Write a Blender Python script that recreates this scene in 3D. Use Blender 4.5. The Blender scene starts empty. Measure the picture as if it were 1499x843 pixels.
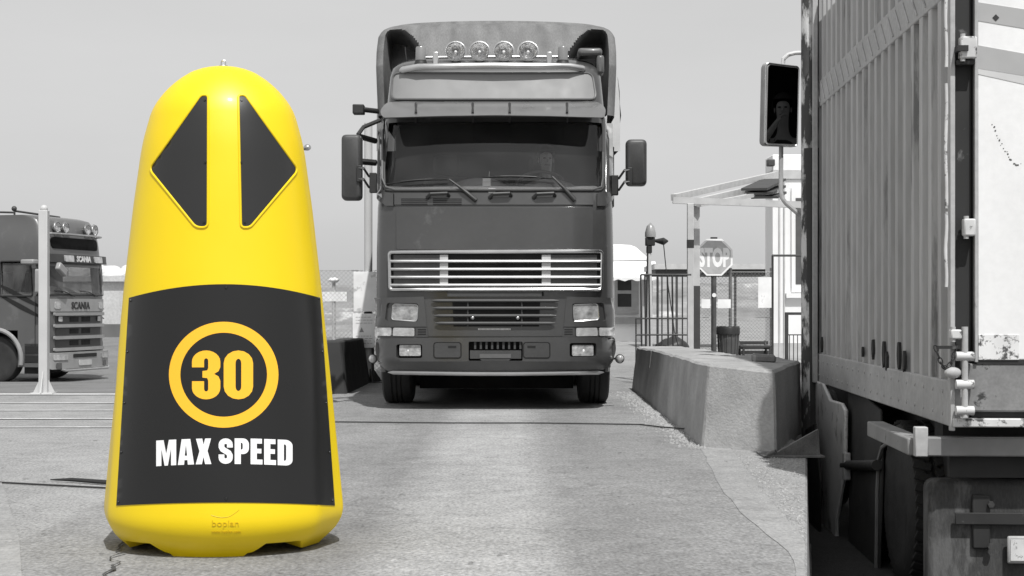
import bpy, bmesh, math, random
from mathutils import Vector, Matrix, noise
from mathutils.geometry import delaunay_2d_cdt
R = math.radians
random.seed(7)
sc = bpy.context.scene
# ------------------------------------------------------------------ camera
F, HX, HY, HC = 2280.0, 749.5, 448.0, 1.03       # focal length, principal point, horizon (photo px); eye height
cd = bpy.data.cameras.new("camera"); cam = bpy.data.objects.new("camera", cd); sc.collection.objects.link(cam)
cam.location = (0, 0, HC); cam.rotation_euler = (R(90), 0, 0)
cd.sensor_width = 36; cd.lens = F/1499*36; cd.shift_y = (HY-421.5)/1499; cd.clip_start = .1; cd.clip_end = 3000
sc.camera = cam
# ------------------------------------------------------------------ light
SUN = Vector((-0.17, 0.56, -1.0)).normalized()     # direction the light travels
wd = bpy.data.worlds.new("World"); sc.world = wd; wd.use_nodes = True
nt = wd.node_tree; nt.nodes.clear()
sky = nt.nodes.new('ShaderNodeTexSky'); sky.sky_type = 'NISHITA'; sky.sun_disc = False
elev = math.asin(-SUN.z); sky.sun_elevation = elev; sky.sun_rotation = math.atan2(-SUN.x, -SUN.y)
sky.dust_density = 3.0; sky.air_density = 1.0
bw = nt.nodes.new('ShaderNodeRGBToBW'); nt.links.new(sky.outputs[0], bw.inputs[0])
# pale overcast-bright sky: flatten the clear-sky gradient a little
mm = nt.nodes.new('ShaderNodeMix'); mm.data_type = 'FLOAT'; mm.inputs[0].default_value = .62
nt.links.new(bw.outputs[0], mm.inputs[2]); mm.inputs[3].default_value = 6.6
ns = nt.nodes.new('ShaderNodeTexNoise'); ns.inputs['Scale'].default_value = 3.5; ns.inputs['Detail'].default_value = 7
wtc = nt.nodes.new('ShaderNodeTexCoord'); wmp = nt.nodes.new('ShaderNodeMapping'); wmp.inputs['Scale'].default_value = (1, 1, 4); nt.links.new(wtc.outputs['Generated'], wmp.inputs[0]); nt.links.new(wmp.outputs[0], ns.inputs[0])
wr = nt.nodes.new('ShaderNodeMapRange'); wr.inputs[1].default_value = .3; wr.inputs[2].default_value = .7; wr.inputs[3].default_value = .965; wr.inputs[4].default_value = 1.035; nt.links.new(ns.outputs[0], wr.inputs[0])
wm = nt.nodes.new('ShaderNodeMath'); wm.operation = 'MULTIPLY'; nt.links.new(mm.outputs[0], wm.inputs[0]); nt.links.new(wr.outputs[0], wm.inputs[1]); mm = wm
bg = nt.nodes.new('ShaderNodeBackground'); bg.inputs[1].default_value = .122
nt.links.new(mm.outputs[0], bg.inputs[0])
wo = nt.nodes.new('ShaderNodeOutputWorld'); nt.links.new(bg.outputs[0], wo.inputs[0])
sl = bpy.data.lights.new("sun", 'SUN'); sl.energy = 4.0; sl.angle = R(.55); sl.color = (1, .995, .98)
so = bpy.data.objects.new("sun", sl); sc.collection.objects.link(so); so.rotation_euler = SUN.to_track_quat('-Z', 'Y').to_euler()
so.location = (20, -20, 40)
sc.view_settings.view_transform = 'Standard'; sc.view_settings.look = 'None'
sc.view_settings.exposure = 0.0; sc.view_settings.gamma = 1
sc.render.engine = 'CYCLES'; sc.cycles.max_bounces = 8; sc.cycles.transparent_max_bounces = 12
# ------------------------------------------------------------------ materials
MATS = {}
def G(name, v, rough=.6, metal=0, var=.12, scale=6, bump=0, bscale=60, coat=0, dirt=None, stretch=(1, 1, 1), color=None, spec=.5, fine=0, dscale=3, dth=.56):
    """procedural grey (or coloured) paint: two-scale tone variation, optional dirt/wear blotches with their own tone, bump"""
    if name in MATS: return MATS[name]
    m = bpy.data.materials.new(name); m.use_nodes = True; t = m.node_tree; N = t.nodes.new; L = t.links.new
    b = t.nodes['Principled BSDF']; b.inputs['Roughness'].default_value = rough; b.inputs['Metallic'].default_value = metal
    b.inputs['Coat Weight'].default_value = coat; b.inputs['Coat Roughness'].default_value = .12
    b.inputs['Specular IOR Level'].default_value = spec
    tc = N('ShaderNodeTexCoord'); mp = N('ShaderNodeMapping'); mp.inputs['Scale'].default_value = stretch; L(tc.outputs['Object'], mp.inputs[0])
    n1 = N('ShaderNodeTexNoise'); n1.inputs['Scale'].default_value = scale; n1.inputs['Detail'].default_value = 8; L(mp.outputs[0], n1.inputs[0])
    base = color or (v, v, v)
    mr = N('ShaderNodeMapRange'); mr.inputs[1].default_value = .3; mr.inputs[2].default_value = .7
    mr.inputs[3].default_value = 1-var; mr.inputs[4].default_value = 1+var; L(n1.outputs[0], mr.inputs[0])
    fac = mr.outputs[0]
    if fine:
        n4 = N('ShaderNodeTexNoise'); n4.inputs['Scale'].default_value = scale*14; n4.inputs['Detail'].default_value = 5; L(mp.outputs[0], n4.inputs[0])
        m4 = N('ShaderNodeMapRange'); m4.inputs[1].default_value = .3; m4.inputs[2].default_value = .7; m4.inputs[3].default_value = 1-fine; m4.inputs[4].default_value = 1+fine
        L(n4.outputs[0], m4.inputs[0]); mu = N('ShaderNodeMath'); mu.operation = 'MULTIPLY'; L(fac, mu.inputs[0]); L(m4.outputs[0], mu.inputs[1]); fac = mu.outputs[0]
    vm = N('ShaderNodeVectorMath'); vm.operation = 'SCALE'; vm.inputs[0].default_value = base; L(fac, vm.inputs['Scale'])
    col = vm.outputs[0]
    if dirt is not None:
        n2 = N('ShaderNodeTexNoise'); n2.inputs['Scale'].default_value = dscale; n2.inputs['Detail'].default_value = 10; n2.inputs['Roughness'].default_value = .65; L(mp.outputs[0], n2.inputs[0])
        m2 = N('ShaderNodeMapRange'); m2.inputs[1].default_value = dth; m2.inputs[2].default_value = dth+.07; L(n2.outputs[0], m2.inputs[0])
        mx = N('ShaderNodeMix'); mx.data_type = 'RGBA'; L(m2.outputs[0], mx.inputs[0]); L(col, mx.inputs[6]); mx.inputs[7].default_value = (dirt, dirt, dirt, 1); col = mx.outputs[2]
    L(col, b.inputs['Base Color'])
    rr = N('ShaderNodeMapRange'); rr.inputs[1].default_value = .3; rr.inputs[2].default_value = .7
    rr.inputs[3].default_value = max(.02, rough*.85); rr.inputs[4].default_value = min(1, rough*1.2); L(n1.outputs[0], rr.inputs[0]); L(rr.outputs[0], b.inputs['Roughness'])
    if bump:
        n3 = N('ShaderNodeTexNoise'); n3.inputs['Scale'].default_value = bscale; n3.inputs['Detail'].default_value = 6; L(mp.outputs[0], n3.inputs[0])
        bu = N('ShaderNodeBump'); bu.inputs['Strength'].default_value = bump; bu.inputs['Distance'].default_value = .02; L(n3.outputs[0], bu.inputs['Height']); L(bu.outputs[0], b.inputs['Normal'])
    MATS[name] = m; return m
def glass(name, tint=.75, ior=1.45, rough=.02, dust=0):
    m = bpy.data.materials.new(name); m.use_nodes = True; t = m.node_tree; t.nodes.clear(); N = t.nodes.new; L = t.links.new
    tr = N('ShaderNodeBsdfTransparent'); tr.inputs[0].default_value = (tint,)*3+(1,)
    gl = N('ShaderNodeBsdfGlossy'); gl.inputs['Roughness'].default_value = rough
    fr = N('ShaderNodeFresnel'); fr.inputs[0].default_value = ior
    ge = N('ShaderNodeNewGeometry'); iv = N('ShaderNodeMath'); iv.operation = 'SUBTRACT'; iv.inputs[0].default_value = 1; L(ge.outputs['Backfacing'], iv.inputs[1]); fm = N('ShaderNodeMath'); fm.operation = 'MULTIPLY'; L(fr.outputs[0], fm.inputs[0]); L(iv.outputs[0], fm.inputs[1])
    mx = N('ShaderNodeMixShader'); L(fm.outputs[0], mx.inputs[0]); L(tr.outputs[0], mx.inputs[1]); L(gl.outputs[0], mx.inputs[2]); o = N('ShaderNodeOutputMaterial')
    out = mx.outputs[0]
    if dust:
        df = N('ShaderNodeBsdfDiffuse'); df.inputs[0].default_value = (.5, .5, .5, 1); n = N('ShaderNodeTexNoise'); n.inputs['Scale'].default_value = 3; n.inputs['Detail'].default_value = 8
        tc = N('ShaderNodeTexCoord'); L(tc.outputs['Object'], n.inputs[0])
        mr = N('ShaderNodeMapRange'); mr.inputs[1].default_value = .3; mr.inputs[2].default_value = .75; mr.inputs[3].default_value = dust*.35; mr.inputs[4].default_value = dust*1.8; L(n.outputs[0], mr.inputs[0])
        m2 = N('ShaderNodeMixShader'); L(mr.outputs[0], m2.inputs[0]); L(out, m2.inputs[1]); L(df.outputs[0], m2.inputs[2]); out = m2.outputs[0]
    L(out, o.inputs[0]); return m
# ------------------------------------------------------------------ scene helpers
def tag(o, label=None, cat=None, group=None, kind=None):
    if label: o['label'] = label
    if cat: o['category'] = cat
    if group: o['group'] = group
    if kind: o['kind'] = kind
    return o
def thing(name, label, cat, loc=(0, 0, 0), rz=0, group=None):
    o = bpy.data.objects.new(name, None); sc.collection.objects.link(o); o.location = loc; o.rotation_euler = (0, 0, rz); o.empty_display_size = .2
    return tag(o, label, cat, group)
def copy_tree(o, parent=None):
    c = o.copy(); sc.collection.objects.link(c); c.parent = parent
    for ch in list(o.children): copy_tree(ch, c)
    return c
class MB:
    def __init__(s): s.b = bmesh.new(); s.M = Matrix.Identity(4)
    def add(s, vs, fs):
        v = [s.b.verts.new(s.M @ Vector(p)) for p in vs]
        for f in fs:
            try: s.b.faces.new([v[i] for i in f])
            except ValueError: pass
        return s
    def box(s, x0, x1, y0, y1, z0, z1):
        return s.add([(x0,y0,z0),(x1,y0,z0),(x1,y1,z0),(x0,y1,z0),(x0,y0,z1),(x1,y0,z1),(x1,y1,z1),(x0,y1,z1)],
                     [(3,2,1,0),(4,5,6,7),(0,1,5,4),(1,2,6,5),(2,3,7,6),(3,0,4,7)])
    def prism(s, poly, d0, d1, axis='y'):
        """poly in the plane across axis; extruded d0..d1"""
        n = len(poly)
        def P(a, b, d): return {'y': (a, d, b), 'z': (a, b, d), 'x': (d, a, b)}[axis]
        vs = [P(a, b, d0) for a, b in poly]+[P(a, b, d1) for a, b in poly]
        return s.add(vs, [tuple(range(n)), tuple(range(2*n-1, n-1, -1))]+[(i, i+n, (i+1) % n+n, (i+1) % n) for i in range(n)])
    def tube(s, path, r, n=8, closed=False, caps=True):
        path = [Vector(p) for p in path]; rs = r if isinstance(r, (list, tuple)) else [r]*len(path); m = len(path); rings = []
        prev = None
        for i, p in enumerate(path):
            a = path[(i-1) % m] if (i or closed) else p; c = path[(i+1) % m] if (i < m-1 or closed) else p
            t = (c-a)
            t = t.normalized() if t.length > 1e-9 else Vector((0, 0, 1))
            if prev is None:
                u = t.cross(Vector((0, 0, 1)))
                if u.length < .1: u = t.cross(Vector((1, 0, 0)))
            else: u = prev-t*prev.dot(t)
            u.normalize(); prev = u; w = t.cross(u)
            rings.append([p+(u*math.cos(2*math.pi*k/n)+w*math.sin(2*math.pi*k/n))*rs[i] for k in range(n)])
        vs = [q for g in rings for q in g]; fs = []
        for i in range(m if closed else m-1):
            j = (i+1) % m
            for k in range(n): fs.append((i*n+k, i*n+(k+1) % n, j*n+(k+1) % n, j*n+k))
        if not closed and caps: fs += [tuple(range(n-1, -1, -1)), tuple((m-1)*n+k for k in range(n))]
        return s.add(vs, fs)
    def cyl(s, p0, p1, r0, r1=None, n=24): return s.tube([p0, p1], [r0, r1 if r1 is not None else r0], n)
    def lathe(s, prof, c=(0, 0, 0), axis='z', n=32, caps=True):
        """prof: list of (radius, height)"""
        vs = []; c = Vector(c)
        for r_, h in prof:
            for k in range(n):
                a = 2*math.pi*k/n; u, w = r_*math.cos(a), r_*math.sin(a)
                vs.append(c+Vector({'z': (u, w, h), 'y': (u, h, w), 'x': (h, u, w)}[axis]))
        m = len(prof); fs = [(i*n+k, i*n+(k+1) % n, (i+1)*n+(k+1) % n, (i+1)*n+k) for i in range(m-1) for k in range(n)]
        if caps and prof[0][0] > 1e-6: fs.append(tuple(range(n)))
        if caps and prof[-1][0] > 1e-6: fs.append(tuple((m-1)*n+k for k in range(n)))
        return s.add(vs, fs)
    def ball(s, c, r, sx=1, sy=1, sz=1, n=16):
        prof = [(math.sin(math.pi*i/n), -math.cos(math.pi*i/n)) for i in range(n+1)]
        vs = []; 
        for a, h in prof:
            for k in range(n): vs.append((c[0]+a*math.cos(2*math.pi*k/n)*r*sx, c[1]+a*math.sin(2*math.pi*k/n)*r*sy, c[2]+h*r*sz))
        return s.add(vs, [(i*n+k, i*n+(k+1) % n, (i+1)*n+(k+1) % n, (i+1)*n+k) for i in range(n) for k in range(n)])
    def build(s, name, mat, parent=None, smooth=True, bevel=0, ang=35, seg=2, sub=0, loc=None):
        bmesh.ops.remove_doubles(s.b, verts=s.b.verts[:], dist=1e-5)
        bmesh.ops.dissolve_degenerate(s.b, edges=s.b.edges[:], dist=1e-6)
        bmesh.ops.recalc_face_normals(s.b, faces=s.b.faces[:])
        me = bpy.data.meshes.new(name)
        if loc is not None: bmesh.ops.translate(s.b, verts=s.b.verts[:], vec=-Vector(loc))
        s.b.to_mesh(me); s.b.free(); me.materials.append(mat)
        o = bpy.data.objects.new(name, me); sc.collection.objects.link(o)
        if parent: o.parent = parent
        if loc is not None: o.location = loc
        if smooth:
            for p in me.polygons: p.use_smooth = True
            me.set_sharp_from_angle(angle=R(ang))
        if bevel:
            md = o.modifiers.new('bevel', 'BEVEL'); md.width = bevel; md.segments = seg; md.limit_method = 'ANGLE'; md.angle_limit = R(40); md.harden_normals = False
        if sub:
            md = o.modifiers.new('sub', 'SUBSURF'); md.levels = sub; md.render_levels = sub
        return o
def lerp_tab(tab, v):
    if v <= tab[0][0]: return tab[0][1]
    for (a, x), (b, y) in zip(tab, tab[1:]):
        if v <= b: return x+(y-x)*(v-a)/(b-a)
    return tab[-1][1]
def sm(t): t = max(0, min(1, t)); return t*t*(3-2*t)
def W(px, py, D): return Vector(((px-HX)/F*D, D, HC-(py-HY)/F*D))   # a measured point of the photo at distance D
# pixel -> curved surface of a thing (root rx, ry): used to measure outlines off the photo onto the real curved body
class Surf:
    def __init__(s, rx, ry, f): s.rx, s.ry, s.f = rx, ry, f
    def at(s, px, py, off=0):
        y = -.2; k = (px-HX)/F; m = (py-HY)/F
        for _ in range(14):
            X = k*(s.ry+y)-s.rx; Z = HC-m*(s.ry+y); y = .5*y+.5*s.f(X, Z)
        e = .004
        n = Vector(((s.f(X+e, Z)-s.f(X-e, Z))/(2*e), -1, (s.f(X, Z+e)-s.f(X, Z-e))/(2*e))).normalized()
        return Vector((X, y, Z))+n*off
def dens(loop, cell):
    out = []
    for i, a in enumerate(loop):
        b = loop[(i+1) % len(loop)]; n = max(1, int(math.hypot(b[0]-a[0], b[1]-a[1])/cell+.5))
        out += [(a[0]+(b[0]-a[0])*k/n, a[1]+(b[1]-a[1])*k/n) for k in range(n)]
    return out
def inside(p, loops):
    c = False
    for lp in loops:
        n = len(lp)
        for i in range(n):
            (x0, y0), (x1, y1) = lp[i], lp[(i+1) % n]
            if (y0 > p[1]) != (y1 > p[1]) and p[0] < (x1-x0)*(p[1]-y0)/(y1-y0)+x0: c = not c
    return c
def patch(mb, shapes, mapf, off0, off1, cell=6):
    """fill outlines (each shape a list of loops, inner loops are holes), wrap on a surface and give thickness off0..off1"""
    V, E, S = [], [], []
    for sh in shapes:
        ls = [dens(lp, cell) for lp in sh]; S.append(ls)
        for lp in ls:
            k = len(V); n = len(lp); V += lp; E += [(k+i, k+(i+1) % n) for i in range(n)]
    xs = [v[0] for v in V]; ys = [v[1] for v in V]
    def any_in(p): return any(inside(p, ls) for ls in S)
    x = min(xs)+cell/2
    while x < max(xs):
        y = min(ys)+cell/2
        while y < max(ys):
            if any_in((x, y)) and min((x-a)**2+(y-b)**2 for a, b in V[:]) > (cell*.45)**2: V.append((x, y))
            y += cell
        x += cell
    r = delaunay_2d_cdt([Vector(v) for v in V], E, [], 0, 1e-4)
    vs, fs = r[0], r[2]
    fs = [f for f in fs if any_in((sum(vs[i].x for i in f)/3, sum(vs[i].y for i in f)/3))]
    top = [mb.b.verts.new(mb.M @ mapf(v.x, v.y, off1)) for v in vs]; bot = [mb.b.verts.new(mb.M @ mapf(v.x, v.y, off0)) for v in vs]
    cnt = {}
    for f in fs:
        mb.b.faces.new([top[i] for i in f]); mb.b.faces.new([bot[i] for i in reversed(f)])
        for i in range(3):
            a, b = f[i], f[(i+1) % 3]; cnt[(a, b)] = 1
    for (a, b) in cnt:
        if (b, a) not in cnt: mb.b.faces.new([top[a], bot[a], bot[b], top[b]])
    bmesh.ops.delete(mb.b, geom=[v for v in top+bot if not v.link_faces], context='VERTS')
    return mb
def rrect(x0, y0, x1, y1, r=4, n=5):
    out = []
    for cx, cy, a0 in ((x1-r, y0+r, -90), (x1-r, y1-r, 0), (x0+r, y1-r, 90), (x0+r, y0+r, 180)):
        out += [(cx+r*math.cos(R(a0+90*i/n)), cy+r*math.sin(R(a0+90*i/n))) for i in range(n+1)]
    return out
def roundpoly(P, r, n=5):
    out = []; m = len(P)
    for i in range(m):
        a, b, c = Vector(P[i-1]), Vector(P[i]), Vector(P[(i+1) % m]); rr = min(r, (a-b).length*.45, (c-b).length*.45)
        p, q = b+(a-b).normalized()*rr, b+(c-b).normalized()*rr
        for k in range(n+1):
            t = k/n; out.append(tuple(p*(1-t)**2+b*2*t*(1-t)+q*t*t))
    return out
def stroke(path, w):
    L_, Rr = [], []
    for i, p in enumerate(path):
        a = Vector(path[max(0, i-1)]); c = Vector(path[min(len(path)-1, i+1)]); t = (c-a).normalized(); n = Vector((-t.y, t.x))
        L_.append(tuple(Vector(p)+n*w/2)); Rr.append(tuple(Vector(p)-n*w/2))
    return L_+Rr[::-1]
def arc(cx, cy, rx, ry, a0, a1, n=8): return [(cx+rx*math.cos(R(a0+(a1-a0)*i/n)), cy+ry*math.sin(R(a0+(a1-a0)*i/n))) for i in range(n+1)]
# heavy condensed capitals, em height 1, y up: char -> (width, shapes)
HEAVY = {
 'M': (.74, [[[(0,0),(0,1),(.27,1),(.37,.45),(.47,1),(.74,1),(.74,0),(.55,0),(.55,.66),(.43,0),(.31,0),(.19,.66),(.19,0)]]]),
 'A': (.60, [[[(0,0),(.14,1),(.46,1),(.60,0),(.37,0),(.355,.18),(.245,.18),(.23,0)], [(.255,.35),(.345,.35),(.30,.78)]]]),
 'X': (.58, [[[(0,0),(.14,.51),(.01,1),(.24,1),(.295,.76),(.35,1),(.57,1),(.44,.51),(.58,0),(.35,0),(.29,.28),(.23,0)]]]),
 'P': (.53, [[[(0,0),(0,1),(.28,1)]+arc(.31,.77,.22,.23,90,0)+arc(.31,.62,.22,.23,0,-90)+[(.23,.39),(.23,0)], [(.23,.83),(.28,.82),(.30,.77),(.30,.62),(.28,.57),(.23,.56)]]]),
 'E': (.44, [[[(0,0),(0,1),(.42,1),(.42,.81),(.23,.81),(.23,.61),(.40,.61),(.40,.43),(.23,.43),(.23,.19),(.44,.19),(.44,0)]]]),
 'D': (.55, [[[(0,0),(0,1),(.25,1)]+arc(.29,.77,.26,.23,90,0)+arc(.29,.23,.26,.23,0,-90), [(.23,.82),(.29,.81),(.315,.76),(.315,.24),(.29,.19),(.23,.18)]]]),
 'S': (.54, [[stroke([(.425,.64),(.425,.74)]+arc(.27,.76,.155,.13,0,180)[1:]+[(.115,.66),(.16,.57),(.27,.50),(.38,.43),(.425,.34),(.425,.24)]+arc(.27,.24,.155,.13,0,-180)[1:]+[(.115,.37)], .215)]]),
 '3': (.54, [[arc(.27,.77,.27,.23,180,0,12)+[(.54,.66),(.505,.575),(.42,.52),(.505,.47),(.54,.38)]+arc(.27,.23,.27,.23,0,-180,12)+[(0,.37),(.23,.37)]+arc(.27,.21,.04,.05,180,360,6)+[(.31,.38),(.29,.435),(.20,.445),(.20,.58),(.29,.59),(.31,.64)]+arc(.27,.79,.04,.05,0,180,6)+[(.23,.655),(0,.655)]]]),
 '0': (.56, [[arc(.28,.74,.28,.26,180,0)+arc(.28,.26,.28,.26,0,-180), arc(.28,.74,.055,.09,180,0)+arc(.28,.26,.055,.09,0,-180)]]),
}
def heavy(text, x0, ybase, H, sp=.05, sx=1.0, arcf=None, space=.22):
    """shapes in photo px; returns (shapes, end x)"""
    out = []; x = 0
    for ch in text:
        if ch == ' ': x += space; continue
        w, shs = HEAVY[ch]
        for sh in shs:
            out.append([[(x0+(x+a)*H*sx, ybase-b*H+(arcf(x0+(x+a)*H*sx) if arcf else 0)) for a, b in lp] for lp in sh])
        x += w+sp
    return out, x0+x*H*sx
def text_geo(body, size, bold=0, extrude=0, align='CENTER', spacing=1):
    cu = bpy.data.curves.new('t', 'FONT'); cu.body = body; cu.size = size; cu.offset = bold; cu.extrude = extrude; cu.align_x = align; cu.resolution_u = 3; cu.space_character = spacing
    o = bpy.data.objects.new('t', cu); sc.collection.objects.link(o); dg = bpy.context.evaluated_depsgraph_get(); dg.update()
    me = bpy.data.meshes.new_from_object(o.evaluated_get(dg)); vs = [v.co.copy() for v in me.vertices]; fs = [tuple(p.vertices) for p in me.polygons]
    bpy.data.objects.remove(o); bpy.data.curves.remove(cu); bpy.data.meshes.remove(me); return vs, fs

#==SETTING==
# ------------------------------------------------------------------ ground
def lane_edge(y): return max(.95, .1895*y) if y < 11.3 else 2.1415+.055*(y-11.3)
def gz(x, y):
    e = lane_edge(y)
    d = (1 if x > e+.004 else 0)*(1-sm((y-16.2)/.8))
    z = -.70*d
    if y > 18.3: z -= .0401*min(y-18.3, 16.2)*sm((-3.4-x)/2.2)
    return z
def axis(pts):
    out = []
    for a, b, st in pts:
        n = max(1, round((b-a)/st)); out += [a+(b-a)*i/n for i in range(n)]
    return out+[pts[-1][1]]
def sheet(name, xs, ys, mat, dz=0, f=gz, kind='structure', parent=None, keep=None, smooth=True):
    mb = MB(); nx = len(xs)
    vs = [(x, y, f(x, y)+dz) for y in ys for x in xs]
    fs = [(j*nx+i, j*nx+i+1, (j+1)*nx+i+1, (j+1)*nx+i) for j in range(len(ys)-1) for i in range(nx-1) if not keep or keep((xs[i]+xs[i+1])/2, (ys[j]+ys[j+1])/2)]
    mb.add(vs, fs); o = mb.build(name, mat, parent, smooth=smooth)
    if kind: o['kind'] = kind
    return o
def asphalt(name, base, speck=.35, lanes=None, bump=.35, cracks=True):
    m = bpy.data.materials.new(name); m.use_nodes = True; t = m.node_tree; N = t.nodes.new; L = t.links.new; b = t.nodes['Principled BSDF']
    b.inputs['Roughness'].default_value = .85; b.inputs['Specular IOR Level'].default_value = .3
    tc = N('ShaderNodeTexCoord')
    def nz(sc_, det, st=(1, 1, 1), r=.6):
        mp = N('ShaderNodeMapping'); mp.inputs['Scale'].default_value = st; L(tc.outputs['Object'], mp.inputs[0])
        n = N('ShaderNodeTexNoise'); n.inputs['Scale'].default_value = sc_; n.inputs['Detail'].default_value = det; n.inputs['Roughness'].default_value = r; L(mp.outputs[0], n.inputs[0]); return n.outputs[0]
    def mr(src, a, b_, c, d):
        q = N('ShaderNodeMapRange'); q.inputs[1].default_value = a; q.inputs[2].default_value = b_; q.inputs[3].default_value = c; q.inputs[4].default_value = d; L(src, q.inputs[0]); return q.outputs[0]
    def mul(a, b_):
        q = N('ShaderNodeMath'); q.operation = 'MULTIPLY'; L(a, q.inputs[0]); L(b_, q.inputs[1]); return q.outputs[0]
    f = mr(nz(.7, 6, (1, .45, 1)), .3, .7, .80, 1.2)
    f = mul(f, mr(nz(5, 8), .3, .7, .86, 1.14))
    f = mul(f, mr(nz(60, 4, (1, .6, 1), .7), .32, .68, 1-speck, 1+speck))
    f = mul(f, mr(nz(14, 3, (1, .35, 1)), .66, .72, 1, .62))      # small dark oil and rubber marks
    f = mul(f, mr(nz(22, 2, (.8, .3, 1)), .70, .74, 1, 1.35))
    if lanes:
        sx = N('ShaderNodeSeparateXYZ'); L(tc.outputs['Object'], sx.inputs[0])
        cr = N('ShaderNodeValToRGB'); L(mr(sx.outputs[0], -3.2, 3.2, 0, 1), cr.inputs[0]); el = cr.color_ramp.elements
        while len(el) > 1: el.remove(el[-1])
        for i, (x, v) in enumerate(lanes):
            e = el[0] if i == 0 else el.new((x+3.2)/6.4)
            e.position = (x+3.2)/6.4; e.color = (v, v, v, 1)
        f = mul(f, cr.outputs[0])
    if cracks:
        vo = N('ShaderNodeTexVoronoi'); vo.feature = 'DISTANCE_TO_EDGE'; vo.inputs['Scale'].default_value = .55
        ad = N('ShaderNodeVectorMath'); ad.operation = 'ADD'; nn = N('ShaderNodeTexNoise'); nn.inputs['Scale'].default_value = 3; nn.inputs['Detail'].default_value = 6
        L(tc.outputs['Object'], nn.inputs[0]); sc_ = N('ShaderNodeVectorMath'); sc_.operation = 'SCALE'; sc_.inputs['Scale'].default_value = .5; L(nn.outputs[1], sc_.inputs[0])
        L(tc.outputs['Object'], ad.inputs[0]); L(sc_.outputs[0], ad.inputs[1]); L(ad.outputs[0], vo.inputs[0])
        f = mul(f, mr(vo.outputs[0], .0, .006, .72, 1))
    vm = N('ShaderNodeVectorMath'); vm.operation = 'SCALE'; vm.inputs[0].default_value = (base, base, base); L(f, vm.inputs['Scale']); L(vm.outputs[0], b.inputs['Base Color'])
    bu = N('ShaderNodeBump'); bu.inputs['Strength'].default_value = bump; bu.inputs['Distance'].default_value = .012; L(nz(55, 6), bu.inputs['Height']); L(bu.outputs[0], b.inputs['Normal'])
    return m
m_ground = asphalt('ground asphalt', .275, speck=.42)
xs = axis([(-700, -60, 80), (-60, -12, 4), (-12, -1.8, .6), (-1.8, .8, .4)])
ys = axis([(-40, 4, 4), (4, 16, .25), (16, 17.4, .2), (17.4, 36, .5), (36, 100, 5), (100, 900, 80)])
mb = MB(); vs = []; dk = MB(); vk = []
for y in ys:
    e = lane_edge(y); row = xs+[e-.3*(e-.8)/1.0*.5, e-.012, e, e+.02]+[e+.4, e+1, e+2.5, e+5, 16, 30, 60, 160, 400, 700]; nxr = len(row)
    vs += [(x, y, gz(x, y)-(.012 if x == e else 0)) for x in row]
    if y < 17.5: vk += [(x, y, gz(x, y)+.006) for x in (e+.03, e+.4, e+1, e+2.5, e+5)]
mb.add(vs, [(j*nxr+i, j*nxr+i+1, (j+1)*nxr+i+1, (j+1)*nxr+i) for j in range(len(ys)-1) for i in range(nxr-1)])
mb.build('ground', m_ground, ang=20)['kind'] = 'structure'
nk = len(vk)//5; dk.add(vk, [(j*5+i, j*5+i+1, (j+1)*5+i+1, (j+1)*5+i) for j in range(nk-1) for i in range(4)])
dk.build('road', asphalt('shade dark lane', .045, speck=.3))['kind'] = 'structure'  # shade under the near lorry painted in as a near-black lane sheet
# worn concrete roadway up the middle, wedge edge at the right as measured (a curve)
m_road = asphalt('road concrete', .25, speck=.38, lanes=[(-3, 1.0), (-1.3, .9), (-.70, .82), (-.42, 1.22), (.06, 1.26), (.26, .9), (.48, .80), (.9, .93), (1.6, 1.0)])
def edge_r(y): return lerp_tab([(-20, .3), (3.5, .6), (5, .93), (6.36, 1.17), (7.38, 1.144), (8.66, 1.18), (11.45, 1.39), (19, 1.47), (40, 1.5)], y)
mb = MB(); vs = []; yy = axis([(-20, 5, 2), (5, 18, .25), (18, 40, 1)])
for y in yy:
    l = -2.15+.03*noise.noise(Vector((y*2, 1, 0)))+(.5 if y > 18 else 0); r_ = edge_r(y)+.02*noise.noise(Vector((y*3, 0, 0)))
    vs += [(l+(r_-l)*i/8, y, .004+.0) for i in range(9)]
mb.add(vs, [(j*9+i, j*9+i+1, (j+1)*9+i+1, (j+1)*9+i) for j in range(len(yy)-1) for i in range(8)])
mb.build('road', m_road)['kind'] = 'structure'
# pale cement strip beside the roadway
m_strip = asphalt('cement strip', .285, speck=.22, cracks=False)
mb = MB(); vs = []; yy = axis([(5, 12, .25)])
for y in yy:
    r_ = edge_r(y)+.02*noise.noise(Vector((y*3, 0, 0))); vs += [(r_-.012, y, .0065), (max(r_+.02, lerp_tab([(5, .945), (6.4, 1.205), (6.89, 1.29), (8.24, 1.36), (11.2, 1.58), (12.2, 1.42)], y)+.02*noise.noise(Vector((y*2, 5, 0)))), y, .0065)]
mb.add(vs, [(2*j, 2*j+1, 2*j+3, 2*j+2) for j in range(len(yy)-1)])
mb.build('cement_path', m_strip)['kind'] = 'structure'
# loose grit along the pale strip and under the barrier
mb = MB()
for i in range(2600):
    y = random.uniform(5.6, 11.4); x = edge_r(y)+.12+abs(random.gauss(0, .35))
    if x > .187*y or x > 2.05: continue
    if y > 10.6 and x > 1.3: continue
    s_ = random.uniform(.003, .011); a = random.random()*6
    mb.add([(x+s_*math.cos(a+k*2.1), y+s_*math.sin(a+k*2.1), .001) for k in range(3)]+[(x, y, s_*1.1)], [(0, 1, 3), (1, 2, 3), (2, 0, 3)])
for i in range(1500):
    y = random.uniform(11.2, 18.6); x = 1.40-abs(random.gauss(0, .09)); s_ = random.uniform(.004, .02); a = random.random()*6
    mb.add([(x+s_*math.cos(a+k*2.1), y+s_*math.sin(a+k*2.1), .005) for k in range(3)]+[(x, y, .004+s_*.9)], [(0, 1, 3), (1, 2, 3), (2, 0, 3)])
g = mb.build('gravel', G('grit', .34, .9, var=.3, scale=30), smooth=False); g['kind'] = 'stuff'
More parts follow.
